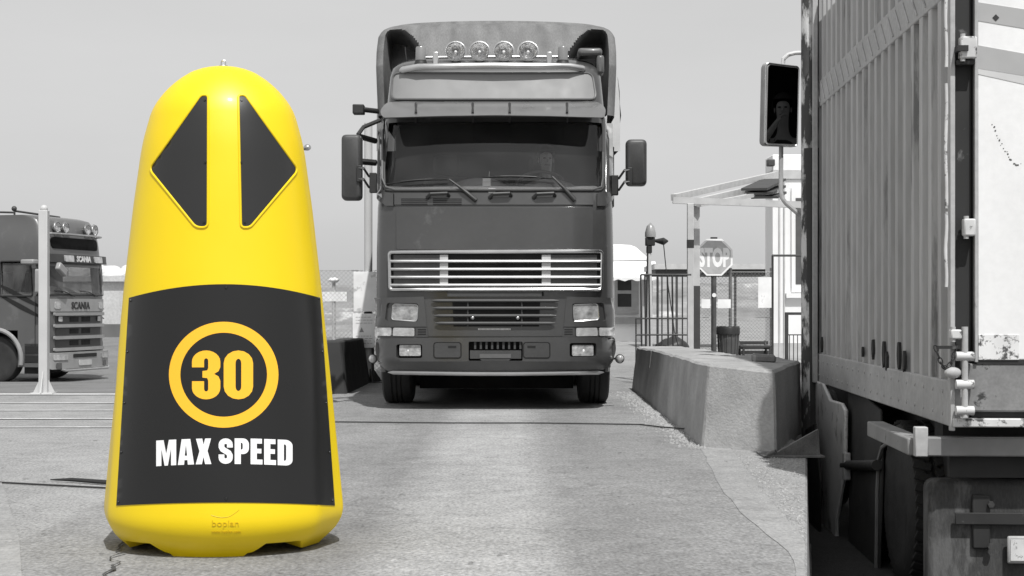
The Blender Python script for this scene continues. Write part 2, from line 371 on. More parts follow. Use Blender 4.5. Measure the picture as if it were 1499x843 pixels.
# darker worn asphalt of the far yard
m_yard = asphalt('yard asphalt', .17, speck=.25)
sheet('yard_surface', axis([(-60, -12, 4), (-12, -2.2, .6)]), axis([(18.3, 36, .5), (36, 84, 6)]), m_yard, dz=.006)
# painted lines of the parking lanes at the left, plus the pale kerb line
m_line = G('road paint', .52, .7, var=.25, scale=4, fine=.3)
def band(name, y0, y1, x0, x1, mat, dz, slope=0):
    mb = MB(); xs_ = axis([(x0, x1, .4)])
    vs = []
    for x in xs_:
        for yv in (y0, y1):
            yq = yv+slope*(x-x0); vs.append((x, yq, gz(x, yq)+dz))
    mb.add(vs, [(2*i, 2*i+1, 2*i+3, 2*i+2) for i in range(len(xs_)-1)]); o = mb.build(name, mat); o['kind'] = 'structure'; return o
for Y, w_, x0, x1 in ((16.35, .09, -8, -2.5), (15.2, .07, -8, -2.45), (14.05, .09, -8, -2.4), (13.1, .06, -6.4, -2.3)):
    band('road_marking', Y, Y+w_, x0, x1, m_line, .008, .02)
band('road_marking', 18.0, 18.22, -9.5, -2.9, G('kerb paint', .62, .7, var=.12, fine=.15), .008)
# pale worn slab at the lower left corner and cracks beside it
mb = MB(); mb.add([W(-60, 660, F*HC/212)*1, W(0, 700, F*HC/252)*1, W(28, 790, F*HC/342)*1, W(34, 880, F*HC/432)*1, W(-90, 880, F*HC/432)*1], [(0, 1, 2, 3, 4)])
for v in mb.b.verts: v.co.z = .008
mb.build('pavement', m_strip)['kind'] = 'structure'
def crack(pts, w0=.012, z=.0125):
    mb = MB(); vs = []
    for i, (px, py) in enumerate(pts):
        p = W(px, py, F*HC/(py-HY))
        for k in range(1): vs.append(p)
    fine = []
    for a, b in zip(vs, vs[1:]):
        for k in range(10): fine.append(a.lerp(b, k/10))
    V = []
    for i, p in enumerate(fine):
        j = Vector((noise.noise(p*9), noise.noise(p*9+Vector((7, 0, 0))), 0))*.05; w = w0*(.4+1.6*abs(noise.noise(p*14)))
        V += [(p.x+j.x-w, p.y+j.y, z), (p.x+j.x+w, p.y+j.y, z)]
    mb.add(V, [(2*i, 2*i+1, 2*i+3, 2*i+2) for i in range(len(fine)-1)])
    o = mb.build('pavement_crack', G('crack dark', .05, .95), smooth=False); o['kind'] = 'structure'
crack([(183, 790), (172, 812), (163, 838), (150, 870)], .007)
# ------------------------------------------------------------------ far background
# rubble breakwater across the water behind the yard
mb = MB(); nx, nyr = 220, 10; vs = []
for j in range(nyr):
    t = j/(nyr-1)
    for i in range(nx):
        x = -20+i*.5; n_ = noise.fractal(Vector((x*.35, j*.7, 3)), 1, 2, 4); z = (-1.2*(j==0)+.1+t*(2.7+.25*noise.noise(Vector((x*.05, 0, 0)))))+.22*n_; vs.append((x, 108+t*9+.8*noise.noise(Vector((x*.5, j, 0))), z))
mb.add(vs, [(j*nx+i, j*nx+i+1, (j+1)*nx+i+1, (j+1)*nx+i) for j in range(nyr-1) for i in range(nx-1)])
for (a, b) in zip(range(0), range(0)): pass
mb.build('breakwater', G('rubble', .24, .9, var=.35, scale=.35, stretch=(1, 1, 4), dirt=.48, dscale=.25, dth=.58, bump=.6, bscale=2), smooth=False)['kind'] = 'structure'
# quay wall at the left with pale boulders behind its top
mb = MB(); mb.box(-48, -19.5, 90, 92, -.8, 2.45); mb.box(-48, -19.4, 89.7, 92.2, 2.45, 2.75)
tag(mb.build('quay_wall', G('quay concrete', .50, .9, var=.18, scale=.5, fine=.12, dirt=.34, dscale=.5, dth=.6)), 'long pale concrete quay wall beyond the yard at left', 'wall')
mb = MB(); mb.box(-48, -21, 84, 85, -.65, .05)
tag(mb.build('low_wall', G('dark kerb', .12, .9, var=.3, scale=.6)), 'low dark wall running in front of the quay wall', 'wall')
def boulder(c, r):
    mb = MB(); mb.ball((0, 0, 0), r, 1, .8, .8, n=10)
    for v in mb.b.verts: v.co *= 1+.28*noise.noise(v.co*(1.3/r)+Vector(c))
    return mb.build('boulder', G('boulder stone', .62, .9, var=.2, scale=.8), smooth=False, loc=None)
spots = [(-26.9, 93.2, 3.0, .95), (-25.9, 93.2, 3.1, 1.15), (-24.8, 93.4, 2.9, .8), (-24.0, 93.3, 2.85, .8), (-23.0, 93.6, 2.95, .7), (-28.2, 93.3, 2.9, .8)]
lab = ['second pale boulder from the left above the quay wall', 'largest and tallest pale boulder above the quay wall', 'pale boulder just right of the tallest one on the quay', 'pale boulder above the quay wall partly behind the yellow post', 'rightmost pale boulder on the quay beside the yellow post', 'leftmost pale boulder on the quay, against the parked truck']
for (x, y, z, r_), lb in zip(spots, lab):
    o = boulder((x, y, z), r_); o.location = (x, y, z); tag(o, lb, 'boulder', 'pale boulders on top of the quay wall')
#==BOLLARD==
# ------------------------------------------------------------------ yellow speed-limit post
BD = 6.72; bs = F/BD; bx = (327-HX)/bs
BT = [(97,2),(98,14),(99,21),(101,31),(107,47),(116,61),(125,73),(139,87),(152,97),(162,102),(170,105.5),(215,117),(305,129.5),(415,142),(600,161),(742,175),(757,175.5),(770,166),(783,151),(793,140)]
zt = sorted((HC-(py-HY)/bs, w/bs) for py, w in BT); zt = [(0.0, 139/bs)]+[q for q in zt if q[0] > .01]
def Wb(z):
    if z > 2.0: return lerp_tab(zt, z)
    h = min(.03, (2.04-z)*.3, max(.003, z*.3)); return sum(lerp_tab(zt, z+h*k) for k in (-1.5, -1, -.5, 0, .5, 1, 1.5))/7
def xb(z): return 1-(.02+.125*sm((1.25-z)/1.05))
def fb(x, z):
    w = Wb(z); u = min(.9995, abs(x)/w); b = xb(z)
    if u < b: return -.86*w*math.sqrt(1-u*u)
    y0 = -.86*math.sqrt(1-b*b); return w*(y0*(1-(u-b)/(1-b)))
SB = Surf(bx, BD, fb)
root = thing('speed_limit_bollard', 'tall tapered yellow bollard with black 30 MAX SPEED panel standing on the road', 'bollard', (bx, BD, 0))
YEL = (.83, .60, .0)
m_yel = G('yellow plastic', 0, .42, color=YEL, var=.02, scale=3, coat=.08, bump=.02, bscale=220)
m_blk = G('black satin panel', .009, .30, var=.05, scale=2, bump=.03, bscale=500)
m_amb = G('amber film', 0, .45, color=(.95, .50, .025), var=.01); m_wht = G('white film', .86, .5, var=.01)
mb = MB(); NA = 128
zr = [.0, .02, .035, .055, .06, .08]+[.08+i*.02 for i in range(1, 14)]+[.36+.04*i for i in range(36)]
zr = [z for z in zr if z < 1.84]+[1.84+.012*i for i in range(14)]+[2.008+.006*i for i in range(12)]
ztop_ = HC-(97-HY)/bs; zr = [z for z in zr if z < ztop_-.012]+[ztop_-.008, ztop_-.004, ztop_-.0012]
ths = [2*math.pi*k/NA for k in range(NA)]
def ring(z, t):
    w = Wb(z); x = w*math.sin(t); c = math.cos(t)
    y = fb(x, z) if c > 0 else .86*w*(-c)
    return x, y
def zbot(t):
    u = abs(math.sin(t))*148; fr = math.cos(t) > 0
    # centre foot |u|<50 flat on the ground, step to 64, raised notch, outer foot
    return lerp_tab([(0, 0), (54, 0), (56, .016), (66, .022), (76, .058), (118, .055), (128, .012), (150, .010)], u)
vs = []
for z in zr:
    for t in ths:
        zz = max(z, zbot(t)) if z < .07 else z
        x, y = ring(zz, t); vs.append((x, y, zz))
nr = len(zr); fs = [(i*NA+k, i*NA+(k+1) % NA, (i+1)*NA+(k+1) % NA, (i+1)*NA+k) for i in range(nr-1) for k in range(NA)]
vs.append((0, 0, HC-(97-HY)/bs)); fs += [((nr-1)*NA+k, (nr-1)*NA+(k+1) % NA, len(vs)-1) for k in range(NA)]
vs.append((0, 0, .10)); fs += [(k, (k+1) % NA, len(vs)-1) for k in range(NA)]
mb.add(vs, fs); body = mb.build('body', m_yel, root, ang=28)
# black main panel
def edge(y0, ym, x0, x1, rev=False, n=24):
    pts = [(x0+(x1-x0)*i/n, y0+(ym-y0)*(1-((2*i/n-1)**2))) for i in range(n+1)]
    return pts[::-1] if rev else pts
pl = edge(436, 416, 189.5, 468)+edge(740, 735.5, 171, 489.5, True)
panel = patch(MB(), [[pl]], SB.at, -.004, .003, 7).build('sign_panel', m_blk, root, ang=50)
cx, cy = 327.5, 548.5
ringsh = [arc(cx, cy, 79.5, 77.5, 0, 360, 72)[:-1], arc(cx, cy, 63, 61.5, 0, 360, 72)[:-1]]
patch(MB(), [ringsh], SB.at, .0025, .0042, 7).build('ring', m_amb, panel)
n30, _ = heavy('30', 281.5, 584.5, 71.5, sp=.065, sx=1.065)
patch(MB(), n30, SB.at, .0025, .0042, 5).build('speed_number', m_amb, panel)
af = lambda x: -3.5*(1-((x-328)/100)**2)
ms, xe = heavy('MAX SPEED', 229.5, 682.5, 37.5, sp=.062, sx=1.0, arcf=af, space=.20)
k = (427.5-229.5)/(xe-.062*37.5-229.5)
ms = [[[(229.5+(a-229.5)*k, b) for a, b in lp] for lp in sh] for sh in ms]
patch(MB(), ms, SB.at, .0025, .0042, 5).build('lettering', m_wht, panel)
# arrow-shaped dark inserts with raised yellow lips
for pts in ([(305, 139.5), (304.5, 333), (287, 333), (218.5, 247.5), (294, 139.5)], [(348.5, 139.5), (352.5, 333), (366, 333), (436.5, 249), (359, 139.5)]):
    lp = roundpoly(pts, 9, 6)
    ins = patch(MB(), [[lp]], SB.at, -.004, .0015, 7).build('arrow_insert', G('dark insert', .02, .3, var=.04, scale=2, bump=.03, bscale=500), root, ang=50)
    mb = MB(); mb.tube([SB.at(a, b, .0015) for a, b in dens(lp, 3)], .0052, 8, closed=True); mb.build('lip', m_yel, ins)
    c = Vector((sum(p[0] for p in pts)/5, sum(p[1] for p in pts)/5))
    xr = pts[0][0]; q = 1 if xr < 327 else -1
    for sx_, sy_ in ((xr-5*q, 147), (xr-4.5*q, 238), (pts[1][0]-6*q, 326)):
        a = SB.at(sx_, sy_, .0); b = SB.at(sx_, sy_, .005); MB().cyl(a, b, .006, .0045, 10).build('screw', m_blk, ins)
scr = [(331, 421), (331, 730), (192, 440), (466, 437), (174, 735), (486, 733)]+[(189.5-18.5*(t-437)/300+2.5, t) for t in (515, 590, 662)]+[(468+21.5*(t-437)/300-2.5, t) for t in (515, 590, 662)]
for a_, b_ in scr:
    MB().cyl(SB.at(a_, b_, .002), SB.at(a_, b_, .0075), .0065, .0045, 10).build('screw', G('screw black', .01, .4), panel)
# lifting eye
mb = MB(); mb.tube([(-.009, 0, 2.08)]+[(-.009*math.cos(R(a)), 0, 2.098+.009*math.sin(R(a))) for a in range(0, 181, 20)]+[(.009, 0, 2.08)], .003, 6); mb.lathe([(.02, 2.078), (.018, 2.085), (.004, 2.087)], n=12)
mb.b.transform(Matrix.Translation((0, 0, ztop_-2.0815))) if hasattr(mb.b, 'transform') else None; mb.build('lifting_eye', G('steel', .6, .3, 1), root)
# moulded maker's mark
def wraptext(body, cx_, base, hpx, wpx, off, name, mat, par, bold=0):
    vs, fs = text_geo(body, 1, bold, .5); x0 = min(v.x for v in vs); x1 = max(v.x for v in vs); kx = wpx/(x1-x0); mb = MB()
    mb.add([SB.at(cx_+(v.x-(x0+x1)/2)*kx, base-v.y*hpx, (off if v.z > 0 else -.001)) for v in vs], fs); return mb.build(name, mat, par, ang=30)
mk = MB(); 
mk.tube([SB.at(309+41*t, 754+3.4*math.sin(math.pi*min(1, t*1.25))*(1)-7.0*max(0, t-.62)**2*8-0*t, .0005) for t in [i/24 for i in range(25)]], .0011, 5)
m_emb = G('moulded yellow', 0, .45, color=(.66, .45, .0), var=.01)
mk.build('maker_mark', m_emb, body)
wraptext('boplan', 330, 770, 12.5, 39, .0022, 'lettering', m_emb, body)
wraptext('www.boplan.com', 331, 780, 6.2, 43, .0014, 'lettering', m_emb, body)
#==TRUCK==
# ------------------------------------------------------------------ oncoming lorry in the middle
TX, TY = -.170, 15.3
def Zp(py, dd=0): return HC-(py-HY)/F*(TY+dd)
def Xp(px, dd=0): return (px-HX)/F*(TY+dd)-TX
CAB = [(548, 168, .03), (520, 174, .0), (495, 176, 0), (436, 177.5, 0), (366, 177, 0), (302, 175.5, .015), (280, 173, .04), (270, 172, .07), (175, 165, .33), (160, 163, .36), (148, 161.5, .39), (108, 157.5, .50), (96, 154, .56), (89, 146, .68), (84, 132, .95)]
ctab_w = sorted((Zp(p, d), h*(TY+d)/F) for p, h, d in CAB); ctab_y = sorted((Zp(p, d), d) for p, h, d in CAB)
def superf(u, n=5.0): u = min(.9999, abs(u)); return 1-(1-u**n)**(1/n)
def fc(x, z): return lerp_tab(ctab_y, z)+.50*superf(x/lerp_tab(ctab_w, z))
SC = Surf(TX, TY, fc)
truck = thing('lorry', 'dark lorry with roof spotlights driving towards the viewer between the concrete barriers', 'lorry', (TX, TY, 0))
m_cab = G('cab paint', .048, .36, var=.15, scale=1.3, coat=.9, dirt=.085, dscale=2.2, dth=.60, fine=.05)
m_cabl = G('cab paint pale', .11, .4, var=.12, scale=1.6, coat=.2, fine=.06)
m_plas = G('grey bumper plastic', .055, .5, var=.12, scale=3, bump=.05, bscale=180, fine=.08)
m_dark = G('dark cavity', .012, .8, var=.2); m_rub = G('tyre rubber', .032, .85, var=.3, scale=8, bump=.2)
m_chr = G('chrome', .62, .22, 1, var=.1, scale=5); m_alu = G('brushed alloy', .55, .38, .85, var=.15, scale=4)
m_trim = G('black trim', .025, .5, var=.2)
def shell(mb, rows, nx=44, n=5.0, Rr=.5, back=2.2, nb=7, skip=None, cap=True, cx=0):
    """rows (z, halfwidth, front y): front of superellipse plan, straight sides to y=back"""
    us = [math.sin(math.pi/2*(-1+2*i/nx)) for i in range(nx+1)]
    grid = []
    for z, w, y0 in rows:
        f0 = [(u*w+cx, y0+Rr*superf(u, n), z) for u in us]; yb = f0[0][1]
        L_ = [(-w+cx, back+(yb-back)*k/nb, z) for k in range(nb)]; R_ = [(w+cx, yb+(back-yb)*k/nb, z) for k in range(1, nb+1)]
        grid.append(L_+f0+R_)
    m = len(grid[0]); vs = [p for g in grid for p in g]; fs = []
    for j in range(len(grid)-1):
        for i in range(m-1):
            c = [(grid[a][b][k]+0) for a, b in ((j, i),) for k in range(3)]
            mx = sum(grid[a][b][0] for a in (j, j+1) for b in (i, i+1))/4; my = sum(grid[a][b][1] for a in (j, j+1) for b in (i, i+1))/4; mz = sum(grid[a][b][2] for a in (j, j+1) for b in (i, i+1))/4
            if skip and skip(mx, my, mz): continue
            fs.append((j*m+i, j*m+i+1, (j+1)*m+i+1, (j+1)*m+i))
    if cap: fs.append(tuple((len(grid)-1)*m+i for i in range(m)))
    mb.add(vs, fs); return mb
zz = sorted(set([round(a, 4) for a, _ in ctab_w]+[Zp(276, .06), Zp(178, .32)])); 
more = []
for a, b in zip(zz, zz[1:]):
    n = max(1, int((b-a)/.08)); more += [a+(b-a)*k/n for k in range(n)]
more.append(zz[-1])
rows = [(z, lerp_tab(ctab_w, z), lerp_tab(ctab_y, z)) for z in more]
zg0, zg1 = Zp(276, .06), Zp(177, .32)
def skipc(x, y, z):
    w = lerp_tab(ctab_w, z)
    if zg0 < z < zg1 and abs(x) < .955*w and y < .45: return True
    if z < 1.02 and .62 < y < 2.05: return True
    if 1.55 < z and z < 2.85 and 1.0 < y < 1.9 and z > 2.1: return True       # side window openings
    return z < Zp(500)
shell(MB(), rows, nx=60, skip=skipc).build('body', m_cab, truck, ang=40)
# cab interior: floor, rear wall, roof lining
mb = MB(); mb.box(-1.12, 1.12, 2.0, 2.15, .9, 3.1); mb.box(-1.12, 1.12, .6, 2.1, .85, .95); mb.box(-1.1, 1.1, .75, 2.1, 3.05, 3.1)
mb.build('cab_lining', G('lining', .035, .9), truck)
mb = MB(); mb.prism([(.22, 2.02), (.42, 2.24), (.75, 2.27), (.92, 2.1), (.92, 1.4), (.22, 1.4)], -1.1, 1.1, 'x'); mb.ball((.55, .62, 2.2), .30, 1, .55, .42); mb.ball((-.16, .6, 2.24), .28, 1, .6, .35)
mb.build('dashboard', G('dashboard grey', .30, .8, var=.2, scale=5), truck)
for sx_ in (-.55, .5):
    mb = MB(); mb.box(sx_-.26, sx_+.26, 1.3, 1.8, 1.45, 1.6); mb.box(sx_-.24, sx_+.24, 1.72, 1.86, 1.6, 2.45); mb.box(sx_-.14, sx_+.14, 1.74, 1.84, 2.47, 2.68)
    mb.build('seat', G('seat cloth', .05, .9), truck, bevel=.04)
mb = MB(); c = Vector((.47, .95, 2.30)); ax = Matrix.Rotation(R(-28), 4, 'X')
mb.tube([c+ax@Vector((.24*math.cos(R(a)), .24*math.sin(R(a)), 0)) for a in range(0, 360, 12)], .016, 8, closed=True)
for a in (0, 180, 270): mb.tube([c, c+ax@Vector((.24*math.cos(R(a)), .24*math.sin(R(a)), 0))], .015, 6)
mb.build('steering_wheel', G('wheel grey', .16, .5), truck)
for px_ in (712,):
    p = SC.at(712, 262, -.12); mb = MB(); mb.box(p.x-.04, p.x+.04, p.y, p.y+.06, p.z-.02, p.z+.06); mb.tube([(p.x+.02, p.y+.03, p.z+.06), (p.x+.03, p.y+.02, p.z+.13)], .003, 5); mb.build('dashboard_box', G('pale box', .5, .6), truck)
    p = SC.at(720, 281, .004); patch(MB(), [[[(715, 276), (725, 276), (725, 285), (715, 285)]]], SC.at, .001, .006, 5).build('permit_sticker', G('sticker', .6, .6), truck)
# windscreen pane with rubber and pale lower surround
wl = roundpoly([(561, 171), (883, 169), (882.5, 279), (563, 279)], 9)
m_glass = glass('windscreen glass', .80, 1.5, .03, .016)
pane = MB(); L_ = roundpoly([(557, 168), (888, 168), (886, 280), (559, 280)], 8); patch(pane, [[L_]], SC.at, -.035, -.029, 10); pane.build('windscreen', m_glass, truck, ang=60)
mb = MB(); mb.tube([SC.at(a, b, .004) for a, b in dens(wl, 8)], .016, 8, closed=True); mb.build('window_gasket', G('gasket', .05, .6), truck)
for s0, pts in ((1, [(563, 176), (561, 250), (564, 274), (578, 279), (860, 279), (880, 276), (882, 262), (880, 176)]),):
    mb = MB(); mb.tube([SC.at(a, b, .02) for a, b in dens([(563, 176), (562, 262), (567, 275), (580, 279), (866, 279), (879, 275), (881, 262), (880.5, 176)], 10)[:-36]], .011, 6); mb.build('window_trim', m_cabl, truck)
# corner pieces (air deflectors) running down beside the windscreen
for sgn in (-1, 1):
    q = lambda x: 725+sgn*x
    mb = MB(); patch(mb, [[[(q(163), 182), (q(171.5), 182), (q(173.5), 290), (q(158), 302), (q(148), 302), (q(148), 284), (q(164), 281)]]], SC.at, .004, .026, 7); mb.build('corner_deflector', m_cab, truck)
# scuttle panel, vents, bonnet panel
def plate(name, lp, mat, o0, o1, par=truck, cell=9, bev=0, ang=40, S=None):
    return patch(MB(), [lp if isinstance(lp[0], list) else [lp]], (S or SC).at, o0, o1, cell).build(name, mat, par, ang=ang, bevel=bev)
plate('scuttle_panel', [(578, 283), (868, 283), (868, 300), (578, 300)], m_cab, .004, .016)
plate('bonnet_panel', roundpoly([(581, 303), (867, 303), (867, 365), (581, 365)], 4), m_cab, .003, .022, bev=.006)
mb = MB()
for k in range(4):
    for a, b in ((588, 626), (634, 676)): patch(mb, [[[(a, 291+k*2.6), (b, 291+k*2.6), (b, 292.4+k*2.6), (a, 292.4+k*2.6)]]], SC.at, .012, .019, 12)
mb.build('air_vent', m_dark, truck)
for xx in (643, 734, 798):
    mb = MB(); p0, p1 = SC.at(xx-17, 290, .015), SC.at(xx+14, 287, .015)
    q0, q1 = SC.at(xx-12, 286, .06), SC.at(xx+12, 285, .06)
    mb.tube([p0, q0, q1, p1], [.022, .018, .018, .02], 8); mb.build('step_handle', m_trim, truck)
# wipers
for (a, b, c_, d_, e_) in (((697, 294), (658, 266), (566, 271), (655, 264), 0), ((841, 294), (808, 262), (706, 261), (812, 263), 0)):
    mb = MB(); P0 = SC.at(*a, .03); P1 = SC.at(*b, .055); mb.tube([P0, P0.lerp(P1, .5)+Vector((0, -.02, .005)), P1], [.024, .016, .008], 8); arm = mb.build('wiper', m_trim, truck)
    pts = [SC.at(c_[0]+(d_[0]-c_[0])*t, c_[1]+(d_[1]-c_[1])*t-2*math.sin(math.pi*t), .02) for t in [i/12 for i in range(13)]]
    MB().tube(pts, .008, 6).build('wiper_blade', m_dark, arm); MB().tube([p+Vector((0, -.025, .004)) for p in pts[3:10]], .006, 6).build('wiper_bridge', m_trim, arm)
# upper panel: blank sign field
fr = roundpoly([(577, 108), (866, 108), (872, 146), (574, 146)], 9)
plate('roof_sign', fr, G('sign field', .23, .55, var=.04), -.002, .012)
mb = MB(); mb.tube([SC.at(a, b, .012) for a, b in dens(fr, 5)], .012, 8, closed=True); mb.build('sign_frame', m_cabl, truck)
# sun visor: curved tinted blade standing proud of the windscreen
def fv(x, z):
    za, zb = Zp(176, .05), Zp(149, .25); t = (z-za)/(zb-za)
    return .02+.26*t*t*.9+.10*max(0, t)+.42*superf(x/1.16, 6)
SV = Surf(TX, TY, fv)
vis = roundpoly([(561, 173), (557, 163), (566, 151), (600, 149), (725, 146.5), (850, 148), (878, 151), (887, 161), (884, 173), (800, 170.5), (725, 169.5), (650, 170.5)], 6)
m_vis = G('smoked visor', .135, .3, var=.10, scale=2, coat=.4)
visor = plate('sun_visor', vis, m_vis, 0, .010, S=SV)
for xx in (609, 692, 746, 830):
    mb = MB(); a = SV.at(xx, 153, .012); b = SV.at(xx, 167, .012); mb.tube([a, b], .013, 8); c_ = SC.at(xx, 180, .02); mb.tube([b, c_], .009, 6); mb.build('visor_bracket', m_trim, visor)
# roof bar with spotlights and beacons
mb = MB(); bar = [Vector((Xp(px_, d_), d_, Zp(py_, d_))) for px_, py_, d_ in ((586, 107, .80), (590, 102, .52), (612, 98, .45), (680, 96.5, .42), (725, 96, .41), (780, 96.5, .42), (834, 97, .45), (852, 100, .52), (858, 105, .80))]
mb.tube(bar, .033, 10); rbar = mb.build('roof_bar', m_alu, truck)
mb = MB(); mb.tube([Vector((Xp(px_, .74), .74, Zp(py_, .74))) for px_, py_ in ((620, 84), (725, 83), (832, 83))], .014, 8)
mb.build('crossbar', m_chr, rbar)
for px_ in (638, 804):
    p = Vector((Xp(px_, .6), .6, Zp(88, .6))); mb = MB(); mb.box(p.x-.03, p.x+.03, .54, .66, p.z-.07, p.z+.08); mb.build('bar_bracket', m_alu, rbar, bevel=.012)
m_lens = G('lamp lens', .48, .12, .3, var=.25, scale=9, coat=.6, bump=.25, bscale=40)
m_refl = G('reflector', .75, .16, 1, var=.35, scale=14, bump=.6, bscale=18)
m_clear = glass('clear lens', .92, 1.5, .05)
def spot(par, c, r, ax=Vector((0, -1, 0))):
    mb = MB(); mb.lathe([(0, .10), (r*.5, .09), (r*.92, .02), (r, -.01), (r*1.0, -.022), (r*.93, -.024)], c, 'y', 28, False); h = mb.build('spotlight', m_chr, par)
    mb = MB(); mb.lathe([(0, .06), (r*.25, .055), (r*.6, .03), (r*.9, -.012)], c, 'y', 24, False); mb.build('reflector', m_refl, h)
    MB().ball((c[0], c[1]+.02, c[2]), r*.16, n=10).build('bulb', G('bulb', .9, .2), h)
    mb = MB(); mb.lathe([(0, -.040), (r*.5, -.034), (r*.92, -.018)], c, 'y', 24, False); mb.build('lens', m_clear, h)
    mb = MB(); mb.tube([(c[0]+r*1.06*math.cos(R(a)), c[1]-.012+.03*math.sin(R(a)), c[2]+r*1.06*math.sin(R(a))) for a in range(-20, 201, 20)], .006, 6); mb.cyl((c[0], c[1]+.02, c[2]-r), (c[0], c[1]+.05, c[2]-r-.05), .012); mb.build('mount', m_chr, h)
for px_ in (667, 702, 737.5, 773): spot(rbar, (Xp(px_, .64), .64, Zp(75.5, .64)), .102)
m_bea = G('beacon lens', .20, .25, var=.1, coat=.5)
for px_ in (616, 824):
    c_ = (Xp(px_, .62), .62, Zp(97, .62)); h = MB().lathe([(.066, 0), (.066, .03), (.06, .04), (.058, .06)], c_, 'z').build('beacon', m_trim, rbar)
    MB().lathe([(.055, .06), (.052, .185), (.045, .198), (0, .202)], c_, 'z').build('beacon_lens', m_bea, h)
MB().tube([(Xp(595, .6), .6, Zp(88, .6)), (Xp(593, .6), .6, Zp(69, .6))], .006, 6).build('aerial', m_trim, truck)
mb = MB(); p = Vector((Xp(870, .75), .75, Zp(75, .75))); mb.box(p.x-.17, p.x+.08, .7, 1.0, p.z-.05, p.z+.03); mb.box(p.x+.02, p.x+.10, .7, 1.0, p.z-.24, p.z-.04); mb.build('air_horn_cover', m_cabl, truck, bevel=.03)
# roof air deflector
DR = [(166, 176.5, 1.12), (120, 178.5, 1.15), (92, 179.5, 1.18), (70, 179, 1.32), (60, 178, 1.42), (48, 176.5, 1.5), (42, 173, 1.56), (38, 169, 1.62), (35, 162, 1.70), (33, 150, 1.9)]
rw = [(Zp(p, d), h*(TY+d)/F, d) for p, h, d in DR][:]; rw.sort()
tab_w = [(a, b) for a, b, c in rw]; tab_y = [(a, c) for a, b, c in rw]; zs = axis([(rw[0][0], rw[-1][0], .014)])
nx = 150; us = [math.sin(math.pi/2*(-1+2*i/nx)) for i in range(nx+1)]; grid = []
for z in zs:
    w = lerp_tab(tab_w, z); y0 = lerp_tab(tab_y, z); t = sm((z-Zp(95, 1.2))/(Zp(36, 1.6)-Zp(95, 1.2)))
    g = [(-w, 3.0-(3.0-.9)*0, z)]+[]
    row = [(-w, 2.9, z), (-w, 2.75, z)]
    for u in us:
        ztop = Zp(50, 1.5)-(Zp(50, 1.5)-Zp(92, 1.2))*max(0, min(1, (.84-abs(u))/.26))**2; dish = .62*sm((abs(u)-.54)/.10)*(1-sm((abs(u)-.90)/.03))*(1-sm((z-ztop)/.09))         # scooped corners
        crown = .02*(1-abs(u)**2)*(1 if z > rw[-1][0]-.01 else 0)
        row.append((u*w, y0+.45*superf(u, 7)+dish+.10*u*u, z+crown))
    grid.append(row+[(w, 2.75, z), (w, 2.9, z)])
m = len(grid[0]); mb = MB(); mb.add([p for g in grid for p in g], [(j*m+i, j*m+i+1, (j+1)*m+i+1, (j+1)*m+i) for j in range(len(grid)-1) for i in range(m-1)]+[tuple((len(grid)-1)*m+i for i in range(m))])
mb.build('roof_deflector', G('deflector paint', .15, .72, var=.28, scale=2.5, stretch=(3, 1, .7), fine=.16), truck, ang=50)
# grille
gr = roundpoly([(572, 369), (879, 368), (878, 424), (573, 424)], 5)
plate('grille_backing', gr, m_dark, .002, .008)
frm = MB(); frm.tube([SC.at(a, b, .03) for a, b in dens(gr, 6)], .019, 8, closed=True); grille = frm.build('grille', m_chr, truck)
for xa, xb_ in ((577, 644), (806, 873)): plate('mesh_panel', [(xa, 373), (xb_, 373), (xb_, 420), (xa, 420)], G('grille grey', .085, .7, var=.2, scale=40), .009, .016, grille)
for xa, xb_ in ((644, 656), (793, 806)): plate('upright', [(xa, 373), (xb_, 373), (xb_, 420), (xa, 420)], G('upright pale', .55, .5), .009, .022, grille)
for k in range(4):
    yv = 382.5+k*11.6
    mb = MB(); mb.tube([SC.at(574+303*t/30, yv, .034) for t in range(31)], .015, 8); mb.build('slat', m_alu, grille)
plate('number_field', [(660, 421.5), (795, 421.5), (796, 433), (658, 433)], m_dark, .003, .012)
plate('badge_strip', [(655, 426), (793, 426), (793, 434), (655, 434)], m_plas, .013, .03)
